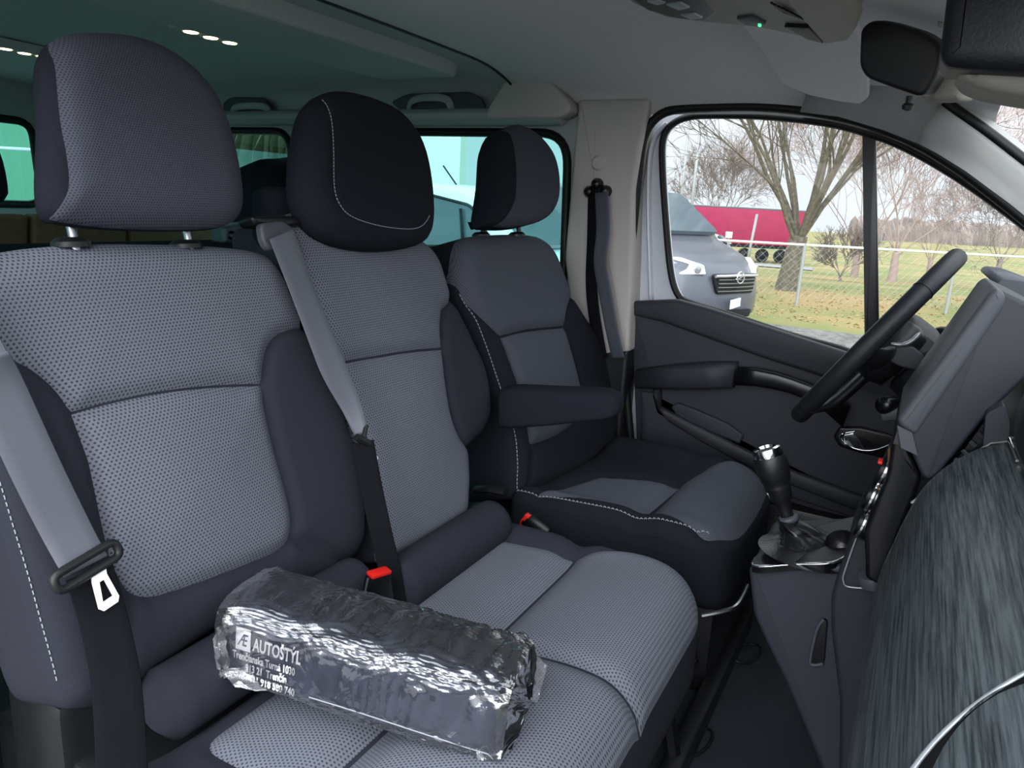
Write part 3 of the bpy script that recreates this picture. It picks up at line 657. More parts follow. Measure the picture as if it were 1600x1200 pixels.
# ---- driver seat
ds_ = thing('driver_seat', 'grey and black cloth driver seat beside the door, behind the steering wheel', 'seat', (.35, .42, FLZ))
outd = uvp(FB, [(729, 420), (731, 385), (742, 367), (775, 362), (820, 361), (856, 366), (876, 388), (892, 425), (915, 475), (940, 520), (962, 572), (973, 640), (967, 700), (945, 730), (900, 752), (850, 772), (820, 778), (816, 740), (813, 690), (795, 620), (772, 555), (748, 495), (733, 450)])
upd = uvp(FB, [(700, 380), (733, 440), (745, 470), (765, 497), (790, 523)], 4, False)+uvp(FB, [(830, 513), (890, 507)], 3, False)+uvp(FB, [(893, 485), (900, 465), (912, 455), (960, 440)], 3, False)+[FB.px(p) for p in ((930, 320), (700, 320))]
ced = uvp(FB, [(792, 527), (830, 517), (890, 511)], 3, False)+uvp(FB, [(903, 555), (916, 610), (917, 645), (885, 675), (845, 692), (836, 688), (830, 645), (815, 590)], 4, False)
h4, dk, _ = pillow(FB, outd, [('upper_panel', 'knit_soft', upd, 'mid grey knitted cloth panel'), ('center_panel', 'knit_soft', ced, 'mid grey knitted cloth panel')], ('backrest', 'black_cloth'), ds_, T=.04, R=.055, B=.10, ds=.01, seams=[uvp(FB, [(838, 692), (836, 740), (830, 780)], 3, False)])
stitches(FB, uvp(FB, [(738, 455), (756, 500), (778, 560), (799, 622), (817, 690), (820, 765)], 6, False), h4, dk, pitch=.009, L=.006, r=.0011)
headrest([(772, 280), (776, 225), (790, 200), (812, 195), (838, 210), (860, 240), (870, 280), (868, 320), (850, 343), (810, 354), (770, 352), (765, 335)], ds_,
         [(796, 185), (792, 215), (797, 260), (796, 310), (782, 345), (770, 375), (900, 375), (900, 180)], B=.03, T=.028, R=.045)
posts(ds_, [atx(752, 362, -.02), atx(808, 362, -.0)], 'satin_black')
FD = cframe(.43, 0, .43)
def d_(p, n=4, c=False): return uvp(FD, p, n, c)
od = [A(q) for q in fillet([A((.165, .43-.645)), A((.66, .43-.665)), A((.69, .43-.22)), A((.175, .43-.16))], [.09, .13, .03, .03], 10)]
zr = d_([(842, 777), (870, 762), (935, 741)], 3)+d_([(1000, 745), (1062, 751)], 3)+d_([(1035, 773), (1003, 799)], 3)+d_([(940, 788), (842, 779)], 3)
zf = crom([A((u, .43-x)) for u, x in ((.262, .468), (.39, .467), (.515, .469), (.56, .488), (.61, .515), (.65, .55), (.652, .60), (.615, .642), (.45, .650), (.28, .642), (.208, .615), (.188, .592), (.205, .562), (.232, .51))], 4, True)
def hd(u, v):
    x = .43-v
    return .022*np.exp(-((u-.19)/.05)**2)*np.clip((.62-x)/.15, 0, 1)+.028*np.exp(-((u-.65)/.06)**2)*np.clip((.62-x)/.15, 0, 1)-.012*np.exp(-((x-.462)/.03)**2)+.008*np.exp(-((x-.56)/.08)**2)-.03*np.clip((x-.58)/.1, 0, 1)**2
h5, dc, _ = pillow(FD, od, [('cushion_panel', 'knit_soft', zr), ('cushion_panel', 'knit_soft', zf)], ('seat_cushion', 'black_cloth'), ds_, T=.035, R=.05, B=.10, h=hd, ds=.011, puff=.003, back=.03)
stitches(FD, crom([A((.185, .43-x)) for x in (.18, .25, .35, .45, .53)]+[A((.190, .43-.575)), A((.203, .43-.605))], 5), h5, dc, pitch=.009, L=.006, r=.0011, lift=.003)
bm = BM(); box(bm, (.34, .42, .22), (.60, .46, .28), bev=.03); put('seat_base', bm, 'black_plastic', ds_)
bm = BM(); p0 = aty(745, 765, .10); p1 = aty(790, 768, .10); tube(bm, crom([p0, (p0+p1)/2+A((0, -.005, .006)), p1], 5), .016, 10, sq=(.55, 1)); put('recline_lever', bm, 'black_plastic', ds_)
bm = BM(); tube(bm, crom([aty(1096, 962, .15), aty(1130, 955, .17), aty(1152, 945, .2), aty(1168, 915, .3)], 6), .005, 8); put('slide_bar', bm, 'satin_metal', ds_, label='bare metal seat slide bar')
# armrest of the driver seat
def sup(c, a, b, ha, hb, n=20, e=.45):
    r = []
    for k in range(n):
        t = 2*math.pi*k/n; r.append(A(c)+A(a)*ha*abs(math.cos(t))**e*np.sign(math.cos(t))+A(b)*hb*abs(math.sin(t))**e*np.sign(math.sin(t)))
    return r
bm = BM(); ay = .145; rows = []
for px0, px1, k in (((776, 612), (776, 664), .75), ((782, 607), (780, 671), .95), ((800, 606), (800, 672), 1), ((860, 609), (860, 667), 1), ((915, 611), (915, 661), 1), ((940, 613), (940, 659), .97), ((953, 618), (953, 655), .85), ((961, 627), (961, 648), .5)):
    a = aty(*px0, ay-.03); b = aty(*px1, ay-.03); rows.append(sup((a+b)/2+A((0, .03, 0)), (0, 1, 0), (a-b)/2, .032*k, 1))
loft(bm, rows); put('armrest', bm, 'black_cloth', ds_, 'all')
# ---- second row
rb = thing('rear_bench', 'dark second row bench behind the front seats', 'seat', (-.95, 0, FLZ))
Fr2 = Frame((-.95, 0, .5), (0, 1, 0), np.cross(NB, (0, 1, 0)))
pillow(Fr2, fillet([A((-.72, -.1)), A((.68, -.1)), A((.66, .41)), A((-.70, .41))], .07, 6), [], ('backrest', 'black_cloth'), rb, B=.1, ds=.03)
for px in ([(-30, 225), (0, 226), (13, 250), (21, 300), (10, 309), (-60, 309), (-70, 240)], [(401, 330), (402, 262), (410, 247), (440, 244), (500, 246), (505, 345), (405, 346)]):
    fr = Frame((-1.06, 0, .95), (0, 1, 0), np.cross(NB, (0, 1, 0))); pillow(fr, uvp(fr, px, 4), [], ('headrest', 'black_cloth'), rb, B=.08, ds=.02, R=.04, T=.03)
bm = BM(); q = [atx(a, b, -1.0) for a, b in ((330, 352), (385, 345), (398, 378), (330, 378))]; ext(bm, fillet(q, .01), (.06, 0, 0), .02); put('belt_shoulder', bm, 'grey_plastic', rb, label='blue grey plastic shoulder piece')
bp2 = [atx(a, b, -1.5) for a, b in ((-80, 334), (32, 336), (32, 420), (-80, 420))]
for (a0, a1) in ((-80, 31), (36, 185), (190, 332)):
    bm = BM(); q = [atx(a, b, -1.5) for a, b in ((a0, 333+(a0+80)*.01), (a1, 334+(a0+80)*.01), (a1, 470), (a0, 470))]; ext(bm, fillet(q, .015), (.05, 0, 0), .015); put('third_row_backrest', bm, 'brown_trim', label={-80: 'brown padded backrest panel at the far left edge', 36: 'brown padded backrest panel under the nearest headrest', 190: 'brown padded backrest panel left of the belt outlet'}[a0], cat='backrest', group='brown panels behind the front seats')
# ------------------------------------------------------------------ seat belts
def strap_px(pxs, offs, fr, width, across, n=6):
    pts = [fr.w(*fr.px(p, o), o) for p, o in zip(pxs, offs)]; return crom(pts, n)
b1 = thing('seat_belt', 'grey seat belt with bare metal tongue across the nearest seat back', 'seat belt', (.15, -.76, .6))
bm = BM(); pts = strap_px([(-30, 560), (0, 612), (60, 740), (105, 830), (135, 885)], [.03, .02, .018, .02, .03], FB, .046, None); p0 = pts[0]; pe = A((-.06, -.83, 1.14)); pts = [pe+(p0-pe)*k/8 for k in range(8)]+pts; ribbon(bm, pts, [unit((.25+.5*max(0, 1-i/8), 1-.5*max(0, 1-i/8), -.1)) for i in range(len(pts))], .047); put('webbing', bm, 'webbing', b1, 'all')
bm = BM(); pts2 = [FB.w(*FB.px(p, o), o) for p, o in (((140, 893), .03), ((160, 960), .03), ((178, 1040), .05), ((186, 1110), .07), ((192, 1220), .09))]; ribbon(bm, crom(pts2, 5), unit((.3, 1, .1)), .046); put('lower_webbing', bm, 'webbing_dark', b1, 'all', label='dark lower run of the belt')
tgc = FB.w(*FB.px((137, 884), .036), .036)
ta = unit(FB.w(*FB.px((170, 856), .036), .036)-FB.w(*FB.px((100, 898), .036), .036)); tn = NB; tb = np.cross(tn, ta)
bm = BM(); tube(bm, resample(fillet([tgc+ta*.036*s+tb*.009*q for s, q in ((-1, -1), (1, -1), (1, 1), (-1, 1))], .008, 4), .004, True), .0048, 8, True); put('tongue_grip', bm, 'black_plastic', b1, 'all')
bm = BM(); outer = [tgc+ta*x-tb*y for x, y in ((.000, .008), (.016, .008), (.013, .018), (.0145, .047), (.011, .052), (-.006, .052), (-.0095, .047), (-.004, .018))]
inner = [tgc+ta*x-tb*y for x, y in ((.0025, .022), (.008, .022), (.009, .043), (-.003, .043))]
plane_sheet(bm, outer, [inner], tn, tn@tgc, .002); put('tongue', bm, 'print_white', b1, False, label='bare metal tongue')
b2 = thing('seat_belt', 'grey seat belt hanging from the belt outlet over the middle backrest', 'seat belt', (.1, -.3, .75))
bm = BM(); c0 = [((440, 366), .03), ((460, 420), .025), ((491, 500), .03), ((523, 580), .035), ((549, 635), .04), ((565, 680), .045)]
pts = crom([FB.w(*FB.px(p, o), o) for p, o in c0], 6); n = len(pts)
ribbon(bm, pts, [unit((.1+.9*(i/n)**3, 1-.5*(i/n)**2, 0)) for i in range(n)], [.047-.030*max(0, i/n-.55)/.45 for i in range(n)]); put('webbing', bm, 'webbing', b2, 'all')
bm = BM(); c1 = [((567, 690), .045), ((580, 760), .045), ((595, 830), .05), ((612, 905), .06), ((618, 950), .06)]
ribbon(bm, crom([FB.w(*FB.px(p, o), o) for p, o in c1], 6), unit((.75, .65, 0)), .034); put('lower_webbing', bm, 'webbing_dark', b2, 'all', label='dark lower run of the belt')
bm = BM(); p0 = FB.w(*FB.px((557, 683), .05), .05); p1 = FB.w(*FB.px((578, 694), .05), .05); tube(bm, [p0, p1], .006, 8); p2 = FB.w(*FB.px((572, 664), .05), .05); tube(bm, [p2, (p0+p1)/2], .004, 8); put('belt_stop', bm, 'black_plastic', b2)
bm = BM(); p0 = FB.w(*FB.px((587, 716), .05), .05); lathe(bm, p0, NB, [(0, .004), (.002, .004), (.003, .001)], 12); put('belt_stud', bm, 'print_white', b2, label='small white stud')
b3 = thing('seat_belt', 'black seat belt hanging from the pillar behind the driver seat', 'seat belt', (.06, .77, 1.1))
bm = BM(); pts = [aty(a, b, y) for a, b, y in ((940, 300, .755), (942, 360, .75), (938, 410, .74), (946, 460, .74), (957, 520, .74), (966, 560, .75))]; ribbon(bm, crom(pts, 6), [unit((1, -.25, 0))]*26, .045); put('webbing', bm, 'webbing', b3, 'all')
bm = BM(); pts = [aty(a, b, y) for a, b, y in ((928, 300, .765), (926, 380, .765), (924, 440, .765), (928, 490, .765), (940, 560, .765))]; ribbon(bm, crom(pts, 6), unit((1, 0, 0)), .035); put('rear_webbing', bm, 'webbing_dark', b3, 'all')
bm = BM(); c = aty(936, 288, .765)
for a, b, r in ((936, 288, .016), (924, 300, .016), (949, 299, .016)): lathe(bm, aty(a, b, .785), (0, -1, 0), [(0, r), (.02, r), (.03, r*.6), (.032, .001)], 18)
box(bm, aty(936, 297, .775), (.055, .025, .025), bev=.008); put('belt_ring', bm, 'satin_black', b3)
bm = BM(); lathe(bm, aty(938, 255, .79), (0, -1, 0), [(0, .022), (.012, .022), (.018, .016), (.019, .001)], 24); put('height_knob', bm, 'pillar_trim', b3, label='round grey height adjuster')
bm = BM(); tube(bm, [aty(960, 545, .765), aty(966, 560, .765)], .004, 6); put('belt_pin', bm, 'chrome', b3)
# buckles
def buckle(px, z, up, fwd, wid, lab, fr=FB, off=.05, h=.075, btn=True):
    c = fr.w(*fr.px(px, off), off); t = thing('seat_belt_buckle', lab, 'buckle', c, None); up = unit(up); a = unit(wid); f = np.cross(a, up)
    bm = BM(); box(bm, c-up*h/2, (.038, .02, h), (a, f, up), .004); put('housing', bm, 'satin_black', t)
    bm = BM(); box(bm, c+up*.0025, (.036, .018, .007), (a, f, up), .003); put('release_button', bm, 'red_plastic', t, label='red release button')
    bm = BM(); box(bm, c-up*(h*.5)-f*.0005, (.040, .004, h*.96), (a, f, up), .001); put('side_seam', bm, 'grey_plastic', t)
buckle((592, 897), 0, (.15, .08, 1), 0, (.25, 1, -.1), 'upright black buckle with red button between the passenger backrests and the bag', off=.075, h=.09)
bq = aty(836, 824, .10)
t = thing('seat_belt_buckle', 'black buckle with slanted red button between driver seat and passenger cushion', 'buckle', bq)
bm = BM(); a_ = unit(aty(850, 832, .1)-aty(824, 812, .1)); u_ = unit(np.cross(a_, (0, 1, 0))); u_ = u_ if u_[2] > 0 else -u_
box(bm, bq+u_*.0-(A((0, .008, .012))), (.052, .03, .06), (a_, (0, 1, 0), u_), .004); put('housing', bm, 'satin_black', t)
bm = BM(); box(bm, bq+A((0, -.012, .004)), (.056, .014, .016), (a_, (0, 1, 0), u_), .003); box(bm, bq+A((0, -.012, 0))-a_*.0225+u_*.008, (.011, .014, .03), (a_, (0, 1, 0), u_), .002); box(bm, bq+A((0, -.012, 0))+a_*.0225+u_*.006, (.011, .014, .022), (a_, (0, 1, 0), u_), .002); put('release_button', bm, 'red_plastic', t, label='red release button')
# ------------------------------------------------------------------ wrapped bag on the passenger cushion
ZB = .447
Ab = atz(350, 1062, .470); Db = atz(762, 1194, ZB)
L = unit(Db-Ab); Wd = unit(np.cross((0, 0, 1), L)); UPB = np.cross(L, Wd); LEN = np.linalg.norm(Db-Ab); WID = .112; HT = .095
bag = thing('wrapped_bag', 'dark oblong bag with white printed lettering, wrapped in clear plastic on the passenger cushion', 'bag', Ab)
rnd = random.Random(4)
def bagpt(s, t, grow=0, wr=0):
    """s 0..1 along, t angle index around: cross-section with flat side and domed top"""
    e = 6.5
    a = t*2*math.pi; ca, sa = math.cos(a), math.sin(a)
    hw = WID/2*(1-.02*math.sin(s*9))+grow; hh = HT/2+grow
    y = hw*abs(ca)**(2/e)*np.sign(ca); z = hh*abs(sa)**(2/e)*np.sign(sa)
    if z > 0: z += .006*(1-(y/hw)**2)*(1-.3*s)
    w = wr*(math.sin(31*s+9*a)+.6*math.sin(57*s-13*a+1)+.5*math.sin(83*s+5*a+2)+.7*math.sin(19*s*s+7*a))
    y += w*ca; z += w*sa
    return Ab+L*(s*LEN)+Wd*(WID/2+y)+UPB*(HT/2+z)
bm = BM(); rows = []
for i in range(41):
    s = i/40; e = min(s, 1-s)*LEN; g = -.008*(1-min(1, e/.012))**2
    rows.append([bagpt(s, j/64, g, .0007) for j in range(64)])
loft(bm, rows); body = put('bag_body', bm, 'bag_cloth', bag, 'all', label='dark navy cloth')
bm = BM(); tube(bm, [bagpt(s, .62-.245+.0, .0012) for s in np.linspace(.01, .99, 30)], .0012, 6); put('bag_piping', bm, 'black_cloth', body)
bm = BM(); p = bagpt(1, .12, 0); tube(bm, [p+L*.0+A((0, 0, -.02)), p+L*.012+A((0, 0, -.04)), p+L*.014+A((0, 0, -.055))], .006, 10, cap=False); put('zip_pull', bm, 'grey_plastic', bag)
# wrap
bm = BM(); rows = []
for i in range(-5, 126):
    s = i/120; e = 1
    row = []
    for j in range(128):
        t = j/128
        amp = (.0016*min(1, .2+2.4*max(s, 0)))+.0022*math.exp(-((s-.97)/.10)**2)+.0016*math.exp(-((s-.0)/.05)**2)
        gr = .0035
        if s > 1: gr = .0035-.5*(s-1)*LEN*.6
        if s < 0: gr = .0035+.5*s*LEN*.6
        q = bagpt(s, t, gr, amp*.5); cr_ = min(1, .25+2.2*max(s, 0))*.0012*math.sin(140*s+25*math.sin(6*t*6.28))*math.exp(-((t-.40)/.05)**2)+.0008*math.sin(60*s+40*t*6.28+5*math.sin(20*s))
        a = t*2*math.pi; q = q+Wd*cr_*math.cos(a)+UPB*(cr_*math.sin(a)+rnd.uniform(-.0002, .0002))
        fo = .0020*math.sin(62*s+4*math.sin(2*a)+3*math.sin(11*s))*min(1, max(0, (s-.3)/.15))*max(0, -math.cos(a))**.5
        q = q-Wd*abs(fo)
        row.append(q)
    rows.append(row)
loft(bm, rows, False)
# end caps: crumpled
def cap(rowc, s, out):
    c = sum(rowc)/len(rowc); rr = [rowc]
    for k in (.82, .6, .35, .1):
        rr.append([c+(p-c)*k+L*out*(.010*(1-k)+.004*math.sin(7*j*.3+k*20)+.003*rnd.uniform(-1, 1)) for j, p in enumerate(rowc)])
    loft(bm, rr, False)
cap(rows[-1], 1, 1); cap(rows[0], 0, -1)
wrap = put('plastic_wrap', bm, 'film', bag, 'all', label='crumpled clear plastic film', keep=True)
# loose flaps of film at both ends
def flap(pts, n, name, disp=.006):
    bm = BM(); P = [[A(p) for p in r] for r in pts]; rows = []
    R_ = [resample(r, np.linalg.norm(r[-1]-r[0])/n) for r in P]
    m = min(len(r) for r in R_); R_ = [r[:m] for r in R_]
    for k in range(len(R_)-1):
        for q in range(6):
            f = q/6; rows.append([R_[k][j]*(1-f)+R_[k+1][j]*f+A((rnd.uniform(-1, 1), rnd.uniform(-1, 1), rnd.uniform(-1, 1)))*disp*.4+Wd*disp*.5*math.sin(j*.9+k) for j in range(m)])
    rows.append(list(R_[-1])); sheet(bm, rows); put(name, bm, 'film_loose', wrap, 'all')
Z3 = UPB
O0 = Ab
flap([[O0+L*(LEN+.002)+Wd*(WID*.75)+Z3*.10, O0+L*(LEN+.004)+Wd*(WID*.9)+Z3*.02], [O0+L*(LEN+.032)+Wd*(WID+.01)+Z3*.055, O0+L*(LEN+.028)+Wd*(WID)+Z3*.006]], 12, 'film_flap')
flap([[O0+L*(LEN+.002)+Wd*.0+Z3*.09, O0+L*(LEN+.004)+Wd*.01+Z3*.01], [O0+L*(LEN+.014)+Wd*(.05)+Z3*.05, O0+L*(LEN+.012)+Wd*.06+Z3*.004]], 10, 'film_flap')
flap([[O0-L*.002+Z3*(HT-.01), O0+L*.01-Wd*.004+Z3*.012], [O0-L*.014-Wd*.004+Z3*.055, O0-L*.008+Z3*.0]], 12, 'film_flap')
flap([[O0+L*.03-Wd*.004+Z3*.03, O0+L*.06-Wd*.003+Z3*.004], [O0+L*.0-Wd*.008+Z3*.02, O0+L*.02-Wd*.006-Z3*.0]], 10, 'film_flap')
bm = BM(); tube(bm, crom([bagpt(s, .5+.022+.004*math.sin(9*s), .006) for s in np.linspace(.35, 1.0, 16)]+[bagpt(1.0, .72, .006)+L*.012, bagpt(1.0, .9, .006)+L*.014, O0+L*(LEN+.03)+Wd*(WID+.008)+Z3*.056], 4), .0008, 5); put('film_weld', bm, 'thread', wrap, 'all', label='whitish weld seam of the film')
# printing on the long side facing the camera
TX = O0-Wd*.0012+L*.0; TV = Z3; TU = L
def tprint(body_, size, x, z, **k):
    b = text(body_, size, TX+TU*x+TV*z, TU, TV, None, None, 'print', **k); put('printed_text', b, 'print_white', body, False, label='white printed lettering')
bm = BM(); q0 = TX+TU*.016+TV*.050
outer = [q0+TU*x+TV*y for x, y in ((0, 0), (.020, 0), (.020, .030), (0, .030))]
ext(bm, outer, -Wd*.0005); put('printed_square', bm, 'print_white', body, False, label='white square emblem')
bm = text('Æ', .023, q0+TU*.0028+TV*.0065-Wd*.0008, TU, TV, None, None, 'print', shear=.25, xs=.60); put('emblem_mark', bm, 'bag_cloth', body, False, label='dark letter mark on the white square')
tprint('AUTOŠTÝL', .024, .039, .054, xs=.53, bold=.0006, shear=.08)
tprint('Trenčianska Turná 1030', .0145, .012, .037, xs=.58, bold=.0003)
tprint('913 21  Trenčín', .0145, .030, .023, xs=.58, bold=.0003)
tprint('tel: +421 918 580 740', .0145, .016, .009, xs=.62, bold=.0003)
# ------------------------------------------------------------------ dashboard
dash = thing('dashboard', 'dark dashboard with grey streaked trim panel at the right edge', 'dashboard', (1.1, 0, .5))
def extr_y(bm, prof, y0, y1, bev=.0, n=1):
    if bev: ext(bm, [(x, y0, z) for x, z in prof], (0, y1-y0, 0), bev, 4)
    else: loft(bm, [[(x, y, z) for x, z in prof] for y in np.linspace(y0, y1, n+1)])
bm = BM(); extr_y(bm, fillet([(1.05, .20), (.985, .48), (.99, .74), (1.045, .80), (1.05, .865), (1.09, .895), (1.5, .87), (1.72, .80), (1.72, .2)], .02, 4), -.80, .82); put('dash_body', bm, 'dark_plastic', dash)
tp = crom([(.930, .462), (.904, .485), (.899, .51), (.903, .56), (.912, .61), (.923, .66), (.936, .70), (.958, .735), (.988, .765), (1.02, .782), (1.05, .785)], 6)
bm = BM(); sheet(bm, [[(x+.0*y, y, z) for x, z in tp] for y in np.linspace(-.052, -.86, 40)]); bmesh.ops.solidify(bm, geom=bm.faces[:], thickness=.006)
tr = put('trim_panel', bm, 'streaked_trim', dash, 'all', label='grey streaked satin trim panel')
bm = BM(); tube(bm, [(1.018, y, .786) for y in (-.052, -.16)], .002, 6); tube(bm, [(1.018, -.052, .786), (1.05, -.052, .789)], .0025, 6); put('trim_line', bm, 'chrome', dash, label='thin chrome line')
bm = BM(); extr_y(bm, fillet([(.99, .46), (.95, .455), (.955, .40), (1.0, .25), (1.1, .2), (1.1, .46)], .01, 4), -.78, -.06); put('glove_box', bm, 'door_plastic', dash)
bm = BM(); pad = crom([(1.022, .788), (1.018, .81), (1.020, .85), (1.04, .885), (1.09, .905), (1.2, .91), (1.5, .885), (1.72, .81)], 5)
sheet(bm, [[(x, y, z) for x, z in pad] for y in np.linspace(-.78, -.075, 12)]); bmesh.ops.solidify(bm, geom=bm.faces[:], thickness=.01); put('dash_top_pad', bm, 'grey_plastic', dash, 'all')
bm = BM(); ext(bm, fillet([aty(a, b, -.07) for a, b in ((1541, 646), (1570, 632), (1578, 660), (1576, 688), (1548, 690), (1536, 700))], .006, 4), (0, .05, 0), .006); put('pod', bm, 'dark_plastic', dash)
# centre vent between screen and trim
vp = [aty(a, b, -.04) for a, b in ((1452, 752), (1500, 712), (1541, 655), (1548, 690), (1528, 702), (1470, 748))]
bm = BM(); ext(bm, vp, (0, .03, 0), .003); vent = put('centre_vent', bm, 'satin_black', dash)
for k in range(5):
    f = .15+.17*k; a, b = 1470+70*f, 742-78*f
    bm = BM(); p = aty(a, b, -.045); tube(bm, [p, aty(a+9, b+12-6*f, -.05)], .003, 6); put('vent_fin', bm, 'dark_plastic', vent)
bm = BM(); tube(bm, [aty(a, b, -.052) for a, b in ((1424, 786), (1470, 752), (1528, 705), (1548, 692), (1574, 689))], .0018, 6); put('trim_edge', bm, 'silver_paint', dash)
# round end vent near the camera
vc = A((.952, -.745, .705))+unit((-.75, 0, .66))*.014+unit((.66, 0, .75))*.083; vn = unit((-.75, 0, .66))
va = unit(np.cross(vn, (0, 0, 1))); vb = np.cross(vn, va)
bm = BM(); tube(bm, [vc+(va*math.cos(t)+vb*math.sin(t))*.119 for t in np.linspace(0, 2*math.pi, 64, endpoint=False)], .0022, 10, True); ev = put('end_vent', bm, 'silver_paint', dash, 'all', label='silver ringed round air vent')
bm = BM(); lathe(bm, vc-vn*.02, vn, [(-.02, .112), (.016, .117), (.022, .113), (.0, .092), (.002, .004)], 40); put('vent_barrel', bm, 'black_plastic', ev, 'all')
for k in (-1, 0, 1):
    bm = BM(); box(bm, vc-vn*.004+vb*k*.04, (.15, .003, .014), (va, vb, vn), .001); put('vent_slat', bm, 'grey_plastic', ev)
# screen housing
scp = [(1547, 456), (1560, 451), (1600, 470), (1665, 505), (1610, 585), (1560, 632), (1535, 658), (1466, 742), (1452, 752), (1440, 744), (1404, 664)]
bm = BM(); ext(bm, fillet([aty(a, b, -.052+.24) for a, b in []] or [aty(a, b, -.03) for a, b in scp], .006, 3), (0, .004, 0)); bm.free()
scr = thing('screen_housing', 'angular dark grey centre screen housing on top of the dashboard', 'screen', aty(1500, 600, 0))
sp = [aty(a, b, -.045) for a, b in scp]
def slab(px, y0, y1, bev, m, name, par, r=.006, label=None):
    """side outline at y0, pushed back to y1, near rim rounded"""
    q = [aty(a, b, y0) for a, b in px]; q = [p+A((0, y1-y0, 0)) for p in fillet(q, r, 4)]
    bm = BM(); ext(bm, q, (0, y0-y1, 0), bev, 6); return put(name, bm, m, par, label=label)
slab(scp, -.045, .17, .006, 'dark_plastic', 'housing', scr)
slab([(1546, 456), (1560, 450), (1573, 462), (1571, 478), (1430, 682), (1405, 666), (1402, 655)], -.051, .175, .008, 'grey_plastic', 'bezel', scr, .007)
# centre stack with climate knobs
stk = slab([(1402, 668), (1440, 748), (1428, 784), (1402, 850), (1378, 918), (1352, 905), (1350, 830), (1366, 790), (1385, 745), (1392, 700)], -.04, .22, .008, 'satin_black', 'centre_stack', dash)
kn = unit(np.cross(unit(aty(1352, 815, 0)-aty(1398, 725, 0)), (0, 1, 0))); kn = kn if kn[0] < 0 else -kn
for (a, b, y) in ((1391, 738, .03), (1371, 778, .03), (1357, 820, .03)):
    c = aty(a, b, y)
    bm = BM(); lathe(bm, c-kn*.02, kn, [(0, .026), (.03, .026), (.036, .0235), (.038, .001)], 30); kb = put('climate_knob', bm, 'satin_black', stk, label='glossy black climate knob')
    bm = BM(); lathe(bm, c+kn*.006, kn, [(0, .0262), (.001, .0275), (.004, .0275), (.005, .0262)], 30); put('knob_ring', bm, 'chrome', kb, label='chrome ring')
bm = BM(); box(bm, aty(1398, 730, -.03)+kn*.02, (.006, .02, .004), None, .001); put('warning_button', bm, 'red_plastic', stk, label='red marked button')
bm = BM(); tube(bm, crom([aty(a, b, .02) for a, b in ((1390, 700), (1388, 722), (1376, 745), (1371, 768))], 5), .006, 8, sq=(.4, 1.6)); put('stack_reflection', bm, 'brown_trim', stk, 'all', label='copper brown strip painted as a reflection')  # copper strip stands in for a reflection on the glossy stack
bm = BM(); ext(bm, [aty(a, b, -.05) for a, b in ((1402, 665), (1425, 676), (1434, 712), (1408, 700))], (0, .04, 0), .003); put('stack_shoulder', bm, 'grey_plastic', stk)
# ------------------------------------------------------------------ centre console
con = thing('centre_console', 'dark floor console carrying the gear lever', 'console', (.85, .12, FLZ))
slab([(1169, 891), (1176, 884), (1312, 882), (1330, 890), (1330, 980), (1340, 1300), (1330, 1330), (1268, 1165), (1226, 1066), (1196, 1005), (1177, 962)], .085, .31, .010, 'door_plastic', 'console_body', con, .008)
slab([(1344, 812), (1372, 778), (1400, 770), (1400, 860), (1384, 992), (1372, 1290), (1310, 1290), (1312, 1100), (1298, 984), (1298, 935), (1308, 900)], .06, .31, .010, 'dark_plastic', 'console_bin', con, .01)
_q0 = aty(1180, 884, .085); _q1 = aty(1312, 882, .085); NCT = unit(np.cross(_q1-_q0, (0, 1, 0))); NCT = NCT if NCT[2] > 0 else -NCT
def loopz(px, up): return [at(a, b, NCT, NCT@_q0+up) for a, b in px]
bz = loopz([(1178, 884), (1192, 862), (1212, 847), (1232, 838), (1322, 812), (1346, 812), (1340, 838), (1326, 862), (1300, 879), (1240, 881)], .006)
bz = crom(bz, 4, True)
bm = BM(); tube(bm, bz, .0035, 8, True, sq=(.7, 1.3)); put('gear_bezel', bm, 'chrome', con, 'all', label='chrome bezel around the gaiter')
bm = BM(); vs = [p+A((0, 0, -.003)) for p in bz]; ext(bm, vs, (0, 0, -.01)); put('gear_tray', bm, 'satin_black', con)
slq = [aty(a, b, .052) for a, b in ((1388, 790), (1368, 796), (1348, 816), (1320, 892), (1318, 908), (1326, 917), (1372, 920))]
bm = BM(); tube(bm, resample(crom(slq, 5), .004), .0013, 8); put('console_line', bm, 'silver_paint', con, 'all', label='silver line around the tray')
bm = BM(); c = aty(1366, 902, .05); lathe(bm, c-A((0, 0, .01)), (-.3, -.25, 1), [(0, .021), (.014, .021), (.018, .018), (.019, .001)], 28); put('socket_cap', bm, 'grey_plastic', con, label='round grey cap')
slab([(1288, 968), (1293, 972), (1288, 1036), (1270, 1040), (1266, 1034), (1276, 985)], .078, .09, .002, 'rubber', 'side_slot', con, .004)
bm = BM(); tube(bm, crom([aty(a, b, .076) for a, b in ((1287, 968), (1276, 985), (1266, 1030), (1270, 1039), (1286, 1037))], 5), .0028, 8); put('slot_rim', bm, 'grey_plastic', con, 'all')
